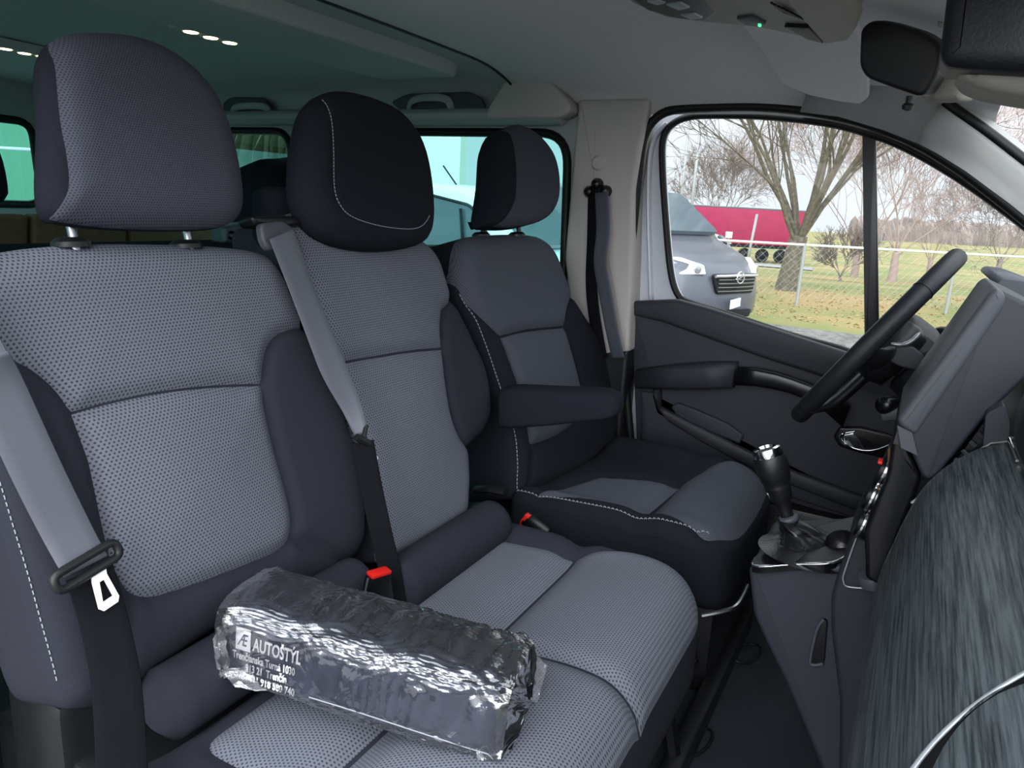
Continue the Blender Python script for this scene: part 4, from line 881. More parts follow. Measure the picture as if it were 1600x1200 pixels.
# gear lever
GY = .175
gl = thing('gear_lever', 'black gear lever with chrome capped knob and leather gaiter', 'gear lever', aty(1255, 870, GY))
kt = aty(1198, 702, GY); kb_ = aty(1228, 800, GY); ka = unit(kt-kb_); KL = np.linalg.norm(kt-kb_)
bm = BM(); lathe(bm, kb_, ka, [(-.02, .012), (.0, .012), (.02, .0145), (.025, .019), (.045, .021), (.05, .0225), (.054, .021), (.06, .0255), (.08, .0295), (.10, .030), (KL-.012, .0265), (KL-.008, .025)], 32); put('knob', bm, 'black_plastic', gl, 'all')
bm = BM(); lathe(bm, kb_, ka, [(KL-.014, .0268), (KL-.006, .0262), (KL+.002, .024), (KL+.004, .019), (KL-.001, .017), (KL-.006, .001)], 32); put('knob_cap', bm, 'chrome', gl, label='chrome knob cap')
bm = BM(); rows = []; b0 = loopz([(1262, 862)], .003)[0]; m0 = aty(1256, 838, GY)
n0 = kb_-ka*.012; path = resample(crom([n0, n0*.45+m0*.55+A((-.004, 0, .004)), m0, b0], 8), .004); NP = len(path)
for i in range(NP):
    t = i/(NP-1); c = path[i]+A((.008*math.sin(math.pi*t), 0, 0)); rx = .018+.034*t**.55+.032*t**4; ry = .017+.032*t**.55+.028*t**4; row = []
    for j in range(84):
        a = 2*math.pi*j/84; w_ = math.sin(math.pi*min(1, t*1.05))
        f = 1+w_*(.14*math.sin(4*a+5*t+1)+.08*abs(math.sin(5.5*a-6*t)))+.12*math.exp(-((t-.5)/.10)**2)-.10*math.exp(-((t-.30)/.06)**2)-.12*math.exp(-((t-.72)/.06)**2)
        row.append(A((c[0]+rx*f*math.cos(a), c[1]+ry*f*math.sin(a), c[2]-.010*t*math.cos(a)*0)))
    rows.append(row)
loft(bm, rows, False)
lobe = [loopz([p], u)[0] for p, u in (((1316, 858), -.006), ((1314, 850), .006), ((1312, 842), .014), ((1308, 834), .018))]
tube(bm, lobe, [.032, .030, .024, .008], 20); gt = put('gaiter', bm, 'leather', gl, 'all', label='wrinkled black leather gaiter')
bm = BM(); ext(bm, [p+NCT*-.0015 for p in bz], NCT*.004); put('gaiter_skirt', bm, 'leather', gl, 'all')
bm = BM(); lathe(bm, kb_-ka*.018, ka, [(0, .019), (.004, .0205), (.008, .0205), (.011, .017)], 28); put('gaiter_collar', bm, 'grey_plastic', gl, 'all')
# ------------------------------------------------------------------ steering wheel
v1 = unit(ray(1236, 652)); v2 = unit(ray(1512, 396)); wn_ = unit(np.cross(v1, v2)); wbis = unit(v1+v2); ha = math.acos(v1@v2)/2
tt = (.385-CAM[1])/wbis[1]; wc = CAM+wbis*tt; wr = tt*math.sin(ha)-.0155
if wn_[0] < 0: wn_ = -wn_
ca, sa = math.cos(math.radians(2.2)), math.sin(math.radians(2.2)); wn_ = A((wn_[0]*ca-wn_[2]*sa, wn_[1], wn_[0]*sa+wn_[2]*ca))
wl = unit(np.cross((0, 0, 1), wn_)); wu = np.cross(wn_, wl); wu = wu if wu[2] > 0 else -wu
whl = thing('steering_wheel', 'black leather steering wheel seen edge-on in front of the driver door window', 'steering wheel', wc)
def wp_(a, r=wr, d=0): return wc+(wl*math.cos(a)+wu*math.sin(a))*r+wn_*d
bm = BM(); tube(bm, [wp_(a) for a in np.linspace(0, 2*math.pi, 96, endpoint=False)], .0155, 14, True, ref=wn_, sq=(1.12, 1)); rim = put('rim', bm, 'leather_grain', whl, 'all')
for k, a in enumerate((.75, 2.4, 3.9, 5.5)):
    bm = BM(); tube(bm, [wc+(wl*math.cos(a)+wu*math.sin(a))*wr+(wn_*1.12*math.cos(q)+(wl*math.cos(a)+wu*math.sin(a))*math.sin(q))*.0158 for q in np.linspace(0, 2*math.pi, 20, endpoint=False)], .0008, 5, True); put('rim_seam', bm, 'rubber', rim)
bm = BM(); rows = []
for d, r in ((-.004, .02), (-.006, .052), (.0, .066), (.03, .070), (.055, .06), (.06, .02)): rows.append([wc+wn_*(d+.012)+(wl*math.cos(a)*1.15+wu*math.sin(a)*.95)*r for a in np.linspace(0, 2*math.pi, 36, endpoint=False)])
loft(bm, rows); put('hub', bm, 'black_plastic', whl, 'all')
for a in (0.05, math.pi-.05, -math.pi/2):
    bm = BM(); p0 = wp_(a, .05, .035); p1 = wp_(a, wr*.72, .03); p2 = wp_(a, wr-.004, .004); tube(bm, crom([p0, p1, p2], 5), [.026]*6+[.020, .018, .016, .014, .013], 12, ref=wn_, sq=(.45, 1)); spk = put('spoke', bm, 'black_plastic', whl, 'all')
    if abs(a) < 4:
        bm = BM(); tube(bm, crom([wp_(a+.22, .065, .012), wp_(a+.12, .10, .010), wp_(a+.08, .14, .010)], 5), .004, 6, sq=(.5, 1.3)); put('spoke_accent', bm, 'satin_metal', spk, 'all', label='silver accent strip')
bm = BM(); tube(bm, crom([aty(a, b, .285) for a, b in ((1392, 537), (1410, 538), (1425, 532), (1438, 519))], 5), [.002]+[.0045]*5+[.006]*8+[.004, .002], 8, sq=(.6, 1.2)); put('hub_accent', bm, 'silver_paint', whl, 'all', label='silver accent strip')
bm = BM(); ext(bm, fillet([aty(a, b, .285) for a, b in ((1370, 552), (1392, 542), (1425, 540), (1445, 556), (1440, 580), (1405, 572))], .008, 4), (0, -.01, 0), .004); put('hub_cover', bm, 'dark_plastic', whl)
# column, binnacle, stalks
colm = thing('steering_column', 'black steering column shroud with stalks behind the wheel', 'steering column', wc+wn_*.12)
bm = BM(); rows = []
for d, r in ((.075, .045), (.08, .055), (.14, .062), (.24, .07), (.30, .075)): rows.append([wc+wn_*d+(wl*math.cos(a)*1.05+wu*math.sin(a)*.9-wu*.01)*r for a in np.linspace(0, 2*math.pi, 28, endpoint=False)])
loft(bm, rows); put('column_shroud', bm, 'black_plastic', colm, 'all')
for pa, pb, r in (((1440, 592), (1470, 560), .011), ((1378, 634), (1440, 622), .012)):
    bm = BM(); a = aty(*pa, .26); b = aty(*pb, .34); tube(bm, crom([a, (a+b)/2, b], 4), [r*1.25, r*1.25, r*1.2, r, r*.7, r*.6, r*.6, r*.6, r*.6], 12, ref=(0, 0, 1)); put('stalk', bm, 'satin_black', colm, 'all', label='black control stalk')
bm = BM(); box(bm, aty(1400, 645, .28), (.05, .03, .022), (unit((1, 0, .35)), (0, 1, 0), unit((-.35, 0, 1))), .006); put('audio_remote', bm, 'grey_plastic', colm)
bn = slab([(1372, 560), (1380, 528), (1405, 512), (1430, 514), (1470, 545), (1480, 575), (1470, 620), (1430, 640)], .36, .62, .03, 'dark_plastic', 'instrument_binnacle', dash, .012)
bm = BM(); tube(bm, crom([aty(a, b, .352) for a, b in ((1392, 538), (1412, 538), (1428, 530), (1438, 520))], 5), [.003]+[.006]*13+[.004, .002], 8, sq=(.5, 1.2)); put('accent', bm, 'silver_paint', bn, 'all', label='silver accent strip')
bm = BM(); ext(bm, fillet([aty(a, b, .355) for a, b in ((1370, 556), (1408, 556), (1418, 566), (1412, 574), (1382, 564))], .003, 3), (0, -.004, 0), .001); put('ribbed_grip', bm, 'grey_plastic', bn)
bm = BM(); c = aty(1468, 534, .70); lathe(bm, c, (-.6, -.6, .5), [(-.03, .02), (0, .034), (.01, .034), (.014, .026), (.006, .02), (.008, .001)], 20); put('side_vent', bm, 'black_plastic', dash, 'all', label='round black vent')
bm = BM(); ext(bm, fillet([aty(a, b, .2) for a, b in ((1556, 446), (1566, 436), (1600, 440), (1680, 470), (1680, 560), (1590, 470))], .01, 4), (0, .45, 0), .02); put('cluster_hood', bm, 'grey_plastic', dash, 'all')
# ------------------------------------------------------------------ overhead: console, visors, mirror
oh = thing('overhead_console', 'grey overhead console with black switch panel at the top of the windscreen', 'overhead console', atz(1180, 20, 1.37))
def zplate(px, N, pt, th, bev, m, name, par, r=.01, label=None, up=0, **k):
    N = unit(N); c = N@A(pt); q = [at(a, b, N, c)+N*up for a, b in px]; bm = BM(); ext(bm, [p+N*th for p in fillet(q, r, 4)], -N*th, bev, 6); return put(name, bm, m, par, label=label, **k)
NO = (.22, .0, 1); PO = (.55, .2, 1.355)
zplate([(880, -80), (985, 5), (1040, 28), (1100, 36), (1185, 44), (1262, 60), (1290, 66), (1335, 40), (1330, -20), (1200, -120)], NO, PO, .03, .012, 'beige_trim', 'console_shell', oh, .012)
zplate([(960, -40), (985, -2), (1010, 16), (1060, 30), (1105, 33), (1122, 20), (1095, -10), (1080, -60)], NO, (.55, .2, 1.352), .012, .006, 'black_plastic', 'switch_panel', oh, .008)
for px in ([(1010, 3), (1025, 1), (1040, 6), (1028, 9)], [(1040, 8), (1062, 5), (1078, 13), (1060, 17)], [(1062, 24), (1084, 22), (1098, 29), (1080, 31)]):
    zplate(px, NO, (.55, .2, 1.349), .006, .002, 'silver_paint', 'switch', oh, .002, label='silver switch')
mc = zplate([(1150, 30), (1175, 27), (1196, 38), (1190, 43), (1165, 40)], NO, (.55, .2, 1.350), .006, .002, 'grey_plastic', 'microphone_unit', oh, .002)
zplate([(1184, 39), (1188, 39), (1189, 42), (1185, 42)], NO, (.55, .2, 1.348), .003, .0, 'led_green', 'indicator', mc, .0, label='green indicator')
bm = BM()
for k in range(6):
    q = at(1205+6*k, 4+3*k, unit(NO), unit(NO)@A((.55, .2, 1.351))); q2 = at(1226+6*k, 20+2*k, unit(NO), unit(NO)@A((.55, .2, 1.351))); tube(bm, [q, q2], .0016, 5)
put('speaker_grille', bm, 'rubber', oh)
zplate([(1225, 42), (1262, 44), (1286, 68), (1262, 62)], NO, (.55, .2, 1.349), .006, .001, 'rubber', 'pocket_gap', oh, .001)
zplate([(1228, 2), (1312, -14), (1338, 44), (1324, 64), (1288, 70)], NO, (.55, .2, 1.338), .022, .004, 'beige_trim', 'glasses_holder', oh, .008, label='beige glasses holder lid')
bm = BM(); bm.free()
zplate([(1150, 30), (1186, 78), (1222, 132), (1262, 149), (1310, 159), (1345, 163), (1357, 154), (1358, 110), (1340, 40), (1240, 20)], (0.02, .10, 1), (.62, .42, 1.338), .014, .006, 'headliner', 'sun_visor', None, .008, label='light grey driver sun visor folded against the roof left of the mirror', cat='sun visor', smooth=True)
mir = thing('rear_view_mirror', 'black interior mirror hanging in front of the windscreen', 'mirror', aty(1405, 95, .05))
NM = unit((-.35, -1, -.12)); cM = NM@aty(1400, 90, .04)
def mpl(px, th, bev, m, name, par, up=0, r=.012, label=None):
    q = [at(a, b, NM, cM)-NM*up for a, b in px]; bm = BM(); ext(bm, [p-NM*th for p in fillet(q, r, 5)], NM*th, bev, 5); return put(name, bm, m, par, label=label)
mpl([(1343, 46), (1358, 32), (1385, 31), (1440, 48), (1467, 66), (1471, 88), (1462, 120), (1440, 153), (1395, 138), (1352, 122), (1341, 104)], .035, .007, 'black_plastic', 'mirror_shell', mir)
bm = BM(); p = at(1421, 150, NM, cM); tube(bm, [p, p+A((0, 0, -.012))], .004, 8); lathe(bm, p+A((0, 0, -.010)), (0, 0, -1), [(0, .006), (.003, .008), (.008, .007), (.010, .001)], 14); put('dimming_tab', bm, 'black_plastic', mir)
bm = BM(); tube(bm, [at(1455, 88, NM, cM-.02), aty(1475, 85, .13), aty(1480, 70, .16)], .010, 10); put('mirror_stalk', bm, 'satin_black', mir)
mpl([(1415, 115), (1470, 105), (1486, 130), (1478, 158), (1430, 160), (1410, 140)], .05, .012, 'beige_trim', 'sensor_cover', mir, .05, .008, label='pale grey sensor cover')
sv = thing('passenger_visor', 'dark grained folded sun visor with beige underside at the top right corner', 'sun visor', aty(1540, 60, -.2))
def vs_slab(px, y0, y1, bev, m, name, label=None, r=.02):
    q = [p+A((0, y1-y0, 0)) for p in fillet([aty(a, b, y0) for a, b in px], r, 6)]; bm = BM(); ext(bm, q, (0, y0-y1, 0), bev, 6); put(name, bm, m, sv, 'all', label=label)
vs_slab([(1468, 86), (1474, 40), (1486, -60), (1760, -60), (1760, 118), (1620, 110), (1510, 104), (1478, 100)], -.24, -.15, .018, 'leather_grain', 'visor_body')
vs_slab([(1490, 100), (1760, 96), (1760, 170), (1600, 148), (1540, 138), (1505, 124)], -.20, -.10, .02, 'beige_trim', 'visor_underside', 'beige rounded underside')
bm = BM(); rows = []
hc_ = aty(1470, 12, .12)
cv = thing('mirror_mount_cover', 'small pale slotted cover at the windscreen top beside the dark visor', 'cover', hc_)
bm = BM(); ext(bm, fillet([aty(a, b, .12) for a, b in ((1448, -30), (1500, -30), (1492, 24), (1470, 40), (1456, 20))], .01, 4), (0, .04, 0), .008); put('cover_shell', bm, 'beige_trim', cv)
for k in range(5):
    bm = BM(); tube(bm, [aty(1456+8*k, -2+5*k, .118), aty(1466+8*k, -8+5*k, .118)], .003, 6); put('slot', bm, 'rubber', cv)
# small things on the floor
for pc, lab in (((1165, 1022), 'black cable loop on the floor mat, farther of the two'), ((1085, 1160), 'black cable loop on the floor mat, nearer of the two')):
    c = atz(*pc, FLZ+.006); bm = BM(); tube(bm, [c+A((.025*math.cos(a)+.01*math.sin(a), .045*math.sin(a), .004+.003*math.sin(2*a))) for a in np.linspace(0, 2*math.pi, 30, endpoint=False)]
        , .003, 6, True); put('cable_loop', bm, 'rubber', None, 'all', label=lab, cat='cable', group='cable loops on the floor')
rnd = random.Random(9)
wl_ = thing('wiring_bundle', 'tangle of black wires and metal clips under the driver seat front edge', 'wiring', (.62, .25, .2))
for k in range(14):
    bm = BM(); y = .02+.5*k/14; p = [A((.60+rnd.uniform(-.02, .02), y+rnd.uniform(0, .05)*j, .16+rnd.uniform(-.03, .05))) for j in range(5)]
    tube(bm, crom(p, 5), .004, 6); put('wire', bm, 'satin_black' if k % 3 else 'grey_plastic', wl_, 'all')
# ------------------------------------------------------------------ outdoors
def dpt(px, py, D): return CAM+ray(px, py)*D
GZ = -.6
def gz(x, y):
    r = max(0, y-19); return GZ-1.9*min(1, r/38)**1.0
bm = BM(); xs = [-150, -80, -50, -30, -20, -12, -6, 0, 6, 12, 20, 30, 50, 80, 150]; yy = [-60, -20, -5, 0, 4, 8, 10.9]
sheet(bm, [[(x, y, gz(x, y)) for x in xs] for y in yy]); struct('ground', bm, 'gravel', label='grey gravel and asphalt ground beside the van', cat='ground')
yy = [10.9, 12, 15, 19, 24, 30, 38, 46, 57, 80, 120, 220]
bm = BM(); sheet(bm, [[(x, y, gz(x, y)) for x in xs] for y in yy]); struct('lawn', bm, 'grass', label='green and leaf strewn lawn beyond the gravel', cat='grass', smooth='all')
# tufts and fallen leaves along the lawn edge
mat('brown_leaf', 'b3946a', .9)
rnd = random.Random(21); bm = BM()
for k in range(5200):
    x = rnd.uniform(-9, 7); y = 11.6+rnd.random()**1.3*8; z = gz(x, y); a = rnd.uniform(0, 6.28); l = rnd.uniform(.02, .045); h = rnd.uniform(.005, .025)
    p = A((x, y, z)); d = A((math.cos(a), math.sin(a), 0))*l
    vs = [bm.verts.new(q) for q in (p-d, p+A((d[1]*.5, -d[0]*.5, h)), p+d, p-A((d[1]*.5, -d[0]*.5, -h*.3)))]; bm.faces.new(vs)
put('fallen_leaves', bm, 'brown_leaf', None, False, label='scattered dry leaves lying on the lawn', cat='leaves', kind='stuff')
bm = BM(); q = [dpt(1000, 402, 54), dpt(1270, 414, 54), dpt(1270, 421, 42), dpt(1000, 408, 42)]
for p in q: p[2] = gz(p[0], p[1])+.04
ext(bm, q, (0, 0, .01)); struct('road', bm, 'asphalt', False, label='pale road strip in front of the red trailer', cat='road')

def xf(O, hd):
    c, s = math.cos(hd), math.sin(hd); O = A(O, float)
    return lambda p: O+A((c*p[0]-s*p[1], s*p[0]+c*p[1], p[2]))
def body_loft(bm, prof, hw, T, nose=.3, tum=.12, n=14):
    """vehicle body from a side profile, rounded in plan and leaning inwards at the top"""
    prof = resample(prof, .09, True); zt = prof[:, 1].max(); x1 = prof[:, 0].max(); rows = []
    for k in range(n+1):
        s = -1+2*k/n; s = math.copysign(1-(1-abs(s))**1.6, s); row = []
        e = max(0, (abs(s)-.75)/.25)
        for x, z in prof:
            yw = hw*(1-tum*max(0, (z-1.0)/(zt-1.0+.01))**1.3); f = max(0, 1-(x1-x)/1.2)
            row.append(T((x-nose*abs(s)**3*f-.0, s*yw, z-.06*e*e*(1 if z > .8 else 0)+.05*e*e*(1 if z < .4 else 0))))
        rows.append(row)
    loft(bm, rows)
def wheel(par, T, x, y, r, s, mt='satin_metal'):
    c = T((x, y, r)); ax = unit(T((0, s, 0))-T((0, 0, 0)))
    bm = BM(); lathe(bm, c-ax*.2, ax, [(0, r*.9), (.03, r), (.19, r), (.21, r*.92), (.20, r*.66), (.17, r*.62)], 28); w = put('wheel', bm, 'rubber', par, 'all')
    bm = BM(); lathe(bm, c-ax*.03, ax, [(0, r*.62), (.02, r*.62), (.01, r*.5), (.03, r*.16), (.03, .001)], 20); put('wheel_rim', bm, mt, w, 'all')
vprof = [(0, .32), (.03, .55), (-.02, .8), (-.12, .98), (-.35, 1.10), (-.98, 1.30), (-1.75, 1.86), (-2.1, 1.94), (-3, 1.97), (-4.95, 1.93), (-5, 1.0), (-5, .3), (-4, .25), (-.4, .22)]
# dark grey van parked beside
vo = aty(1141, 476, 8.9); hd = math.radians(-24)
T = xf((vo[0]+.02, vo[1], GZ), hd)
van = thing('parked_van', 'dark grey van parked outside, nose seen at the left of the driver window', 'van', T((-2.5, 0, 0)))
bm = BM(); body_loft(bm, vprof, .96, T, .38); vb = put('body', bm, 'van_black', van, 'all')
def onv(x, y, z): return T((x-.38*min(1, abs(y)/.96)**3*(1 if x > -.55 else 0), y, z))
bm = BM(); ext(bm, fillet([onv(-1.0, -.80, 1.33), onv(-1.0, .80, 1.33), onv(-1.72, .72, 1.86), onv(-1.72, -.72, 1.86)], .08, 4), onv(.03, 0, .05)-onv(0, 0, 0)); put('windscreen', bm, 'van_glass', van, False)
bm = BM(); ext(bm, fillet([onv(-1.25, -.955, 1.12), onv(-2.3, -.955, 1.08), onv(-2.3, -.87, 1.72), onv(-1.85, -.87, 1.72)], .06, 4), onv(0, -.03, 0)-onv(0, 0, 0)); put('side_window', bm, 'van_glass', van, False)
for s in (-1, 1):
    bm = BM(); ext(bm, fillet([onv(-.10, .50*s, .86), onv(-.16, .78*s, .84), onv(-.42, .92*s, .98), onv(-.50, .93*s, 1.04), onv(-.26, .72*s, 1.06), onv(-.13, .52*s, .98)], .02, 3), onv(.10, .03*s, .01)-onv(0, 0, 0), .02)
    hl = put('headlight', bm, 'headlamp', van, label='bright headlight')
    for (lx, ly, lz, lr) in ((-.06, .62, .93, .055), (-.18, .80, .95, .06)):
        bm = BM(); lathe(bm, onv(lx, ly*s, lz), onv(1, .3*s, 0)-onv(0, 0, 0), [(.02, lr), (.05, lr*.9), (.055, .001)], 16); put('lamp_reflector', bm, 'chrome', hl)
    bm = BM(); ext(bm, fillet([onv(-.04, .62*s, .42), onv(-.14, .84*s, .42), onv(-.16, .84*s, .56), onv(-.05, .60*s, .54)], .03, 3), onv(.05, .01*s, 0)-onv(0, 0, 0)); put('fog_lamp_recess', bm, 'rubber', van)
bm = BM(); ext(bm, fillet([onv(.0, -.46, .88), onv(.0, .46, .88), onv(.02, .38, .62), onv(.02, -.38, .62)], .05, 3), onv(.04, 0, 0)-onv(0, 0, 0), .01); gr = put('grille', bm, 'rubber', van)
for z in (.66, .71, .76, .81): bm = BM(); tube(bm, [onv(.055, y, z) for y in (-.38, -.2, 0, .2, .38)], .010, 6); put('grille_bar', bm, 'satin_metal', gr)
bm = BM(); tube(bm, [onv(.06, y, .865-.02*abs(y)) for y in (-.44, -.2, 0, .2, .44)], .022, 8); put('grille_brow', bm, 'chrome', gr)
bm = BM(); tube(bm, [onv(.085, .075*math.cos(a), .84+.075*math.sin(a)) for a in np.linspace(0, 2*math.pi, 24, endpoint=False)], .010, 6, True); tube(bm, [onv(.085, -.105, .815), onv(.085, -.02, .83), onv(.085, .02, .85), onv(.085, .105, .865)], .010, 6); put('badge', bm, 'chrome', gr, label='chrome ring badge with a bolt through it')
bm = BM(); box(bm, onv(.07, 0, .50), (.02, .52, .12), (onv(1, 0, 0)-onv(0, 0, 0), onv(0, 1, 0)-onv(0, 0, 0), (0, 0, 1)), .004); put('licence_plate', bm, 'print_white', van, label='white licence plate')
bm = BM(); ext(bm, fillet([onv(.03, -.4, .40), onv(.03, .4, .40), onv(.03, .36, .30), onv(.03, -.36, .30)], .03, 3), onv(.03, 0, 0)-onv(0, 0, 0)); put('lower_intake', bm, 'rubber', van)
wheel(van, T, -.95, -.92, .34, -1); wheel(van, T, -.95, .92, .34, 1); wheel(van, T, -4.1, -.92, .34, -1)
# pale van seen through the tinted window
cp = [(0, .3), (.02, .55), (-.06, .78), (-.3, .96), (-.95, 1.10), (-1.62, 1.70), (-1.95, 1.80), (-2.8, 1.84), (-4.3, 1.80), (-4.4, 1.0), (-4.4, .3), (-3.6, .22), (-.4, .2)]
wv = aty(741, 306, 6.2)
T = xf((wv[0]+1.62, 7.1, GZ), math.radians(-3))
van2 = thing('parked_van', 'white van parked outside, seen through the tinted window behind the driver seat', 'van', T((-2.5, 0, 0)))
bm = BM(); body_loft(bm, cp, .90, T, .3, .10); put('body', bm, 'van_white', van2, 'all')
bm = BM(); sw = [T((x, -.905+.06*max(0, z-1.0), z)) for x, z in ((-1.30, 1.14), (-1.66, 1.58), (-2.3, 1.68), (-2.5, 1.63), (-2.5, 1.14), (-2.42, 1.06))]; swf = fillet(sw, .08, 5); ext(bm, swf, (0, -.04, 0)); put('side_window', bm, 'van_glass', van2, False)
bm = BM(); tube(bm, resample([p+A((0, -.04, 0)) for p in swf], .05, True), .018, 6, True); put('window_frame', bm, 'rubber', van2)
bm = BM(); tube(bm, [T((-1.78, -.95, 1.54)), T((-1.72, -.96, 1.10))], .02, 6); put('window_bar', bm, 'rubber', van2)
bm = BM(); ext(bm, fillet([T((-.93, -.74, 1.13)), T((-.93, .74, 1.13)), T((-1.58, .66, 1.66)), T((-1.58, -.66, 1.66))], .06, 4), (.02, 0, .04)); put('windscreen', bm, 'van_glass', van2, False)
bm = BM(); box(bm, T((-1.25, -1.02, 1.15)), (.14, .18, .2), None, .04); put('wing_mirror', bm, 'rubber', van2)
bm = BM(); tube(bm, [T((-2.4, -.2, 1.82)), T((-2.62, -.2, 2.05))], .012, 6); put('aerial', bm, 'rubber', van2)
wheel(van2, T, -.85, -.86, .31, -1); wheel(van2, T, -3.6, -.86, .31, -1)
# silver car
sp_ = [(0, .35), (.02, .6), (-.06, .95), (-.2, 1.02), (-.65, 1.40), (-1.2, 1.47), (-2.2, 1.46), (-3.1, 1.05), (-4.1, .90), (-4.4, .7), (-4.42, .3), (-3.8, .22), (-.5, .22)]
so = dpt(1141, 402, 33); T = xf((so[0], so[1], gz(so[0], so[1])+.0), math.radians(8))
k_ = thing('parked_car', 'silver car parked behind the dark van, in front of the red trailer', 'car', T((-2.2, 0, 0)))
bm = BM(); body_loft(bm, sp_, .9, T, .2, .2); put('body', bm, 'silver_paint', k_, 'all')
bm = BM(); ext(bm, fillet([T((-.75, -.86, 1.0)), T((-.95, -.80, 1.30)), T((-2.15, -.80, 1.30)), T((-2.9, -.86, 1.0))], .05, 3), (0, -.06, 0)); put('side_window', bm, 'van_glass', k_, False)
bm = BM(); ext(bm, fillet([T((-.12, -.88, .75)), T((-.35, -.91, .78)), T((-.35, -.90, .92)), T((-.14, -.86, .90))], .03, 3), (.03, -.06, 0)); put('tail_lamp', bm, 'red_plastic', k_)
bm = BM(); ext(bm, fillet([T((-.1, -.62, 1.0)), T((-.1, .62, 1.0)), T((-.6, .58, 1.36)), T((-.6, -.58, 1.36))], .05, 3), (.05, 0, .04)); put('rear_window', bm, 'van_glass', k_, False)
wheel(k_, T, -.85, -.88, .33, -1); wheel(k_, T, -3.5, -.88, .33, -1)
# red curtain trailer
a = dpt(1000, 399, 57); b = dpt(1249, 408, 57); zb = min(a[2], b[2]); a[2] = b[2] = zb; e = unit(b-a); Ln = np.linalg.norm(b-a); nrm_ = np.cross((0, 0, 1), e); up_ = A((0, 0, 1.))
trl = thing('curtain_trailer', 'red curtain sided lorry trailer parked beyond the fence', 'trailer', (a+b)/2)
bm = BM(); c = (a+b)/2+nrm_*1.25+up_*2.62; box(bm, c, (Ln, 2.5, 2.65), (e, nrm_, up_), .03); put('curtain', bm, 'red_tarp', trl)
bm = BM(); box(bm, c+up_*1.36, (Ln+.05, 2.52, .12), (e, nrm_, up_), .02); put('roof_rail', bm, 'van_glass', trl)
bm = BM(); box(bm, (a+b)/2+nrm_*1.25+up_*1.15, (Ln, 2.3, .22), (e, nrm_, up_)); put('chassis', bm, 'rubber', trl)
for k in range(3):
    bm = BM(); w = b-e*(1.6+1.4*k)+up_*.52; lathe(bm, w-nrm_*.05, -nrm_, [(0, .5), (.1, .52), (.14, .46), (.1, .3), (.16, .2), (.17, .001)], 24); put('wheel', bm, 'rubber', trl)
for k in range(2):
    bm = BM(); w = b-e*(6.4+1.0*k)+up_*.52; lathe(bm, w-nrm_*.05, -nrm_, [(0, .5), (.1, .52), (.14, .46), (.1, .3), (.16, .2), (.17, .001)], 24); put('wheel', bm, 'rubber', trl)
# flag poles and sign post
for (p0, p1, lab) in (((1057, 380), (1067, 190), 'left flag pole behind the dark van'), ((1074, 385), (1096, 198), 'right flag pole behind the dark van')):
    q = dpt(*p0, 40); t_ = dpt(*p1, 40); q2 = A((q[0], q[1], gz(q[0], q[1]))); bm = BM(); tube(bm, [q2, A((q[0], q[1], t_[2]))], [.10, .07], 10)
    tube(bm, [A((q[0], q[1], t_[2])), A((q[0], q[1], t_[2]+.1))], [.09, .02], 8)
    put('flag_pole', bm, 'post_metal', None, 'all', label='tall grey '+lab, cat='pole', group='flag poles')
fr_ = CR-A((0, 0, CR[2])); fr_ = unit(fr_)
def fence(name, p0, p1, h, step, lab, mesh=True, post=.03, rail='rail_white', net='wire'):
    t = thing(name, lab, 'fence', (p0+p1)/2); d = p1-p0; L_ = np.linalg.norm(d); d = d/L_; n = int(L_/step)
    for k in range(n+1):
        p = p0+d*(k*step); z = min(gz(p[0], p[1]), p[2]-h+.1); bm = BM(); tube(bm, [A((p[0], p[1], z)), p+A((0, 0, .03))], post, 8); put('post', bm, 'post_metal', t)
    bm = BM(); tube(bm, resample([p0, p1], 1.0), .022, 8); put('top_rail', bm, rail, t, 'all', label='white top rail')
    if mesh:
        bm = BM(); s = .16; m = int(L_/s)
        for k in range(-int(h/s), m):
            for sg in (1, -1):
                x0 = k*s; x1 = x0+h
                a0 = p0+d*(x0 if sg > 0 else x1); a1 = p0+d*(x1 if sg > 0 else x0)
                if x0 < 0 or x1 > L_: continue
                tube(bm, [a0-A((0, 0, h)), a1], .0016, 3, cap=False)
        put('chain_link', bm, net, t, label='thin chain link netting', kind='stuff')
    return t
p0 = dpt(1020, 371, 14); p1 = dpt(1760, 409, 14); p0[2] = p1[2] = (p0[2]+p1[2])/2
fence('chain_link_fence', p0, p1, 1.05, 2.9, 'chain link fence with white top rail crossing the lawn beyond the driver window')
q = dpt(1167, 405, 27); tp_ = dpt(1183, 335, 27); bm = BM(); tube(bm, [A((q[0], q[1], gz(q[0], q[1]))), tp_], .05, 8); put('leaning_post', bm, 'post_metal', None, 'all', label='leaning grey post in front of the red trailer', cat='post')
sg_ = thing('sign_board', 'small white sign board above the silver car', 'sign', dpt(1139, 367, 26))
bm = BM(); c = dpt(1139, 367, 26); box(bm, c, (.24, .03, .22), (fr_, np.cross((0, 0, 1), fr_), (0, 0, 1)), .01); put('board', bm, 'print_white', sg_)
bm = BM(); tube(bm, [c+A((0, .03, 0)), A((c[0], c[1]+.03, gz(c[0], c[1])))], .03, 8); put('post', bm, 'post_metal', sg_)
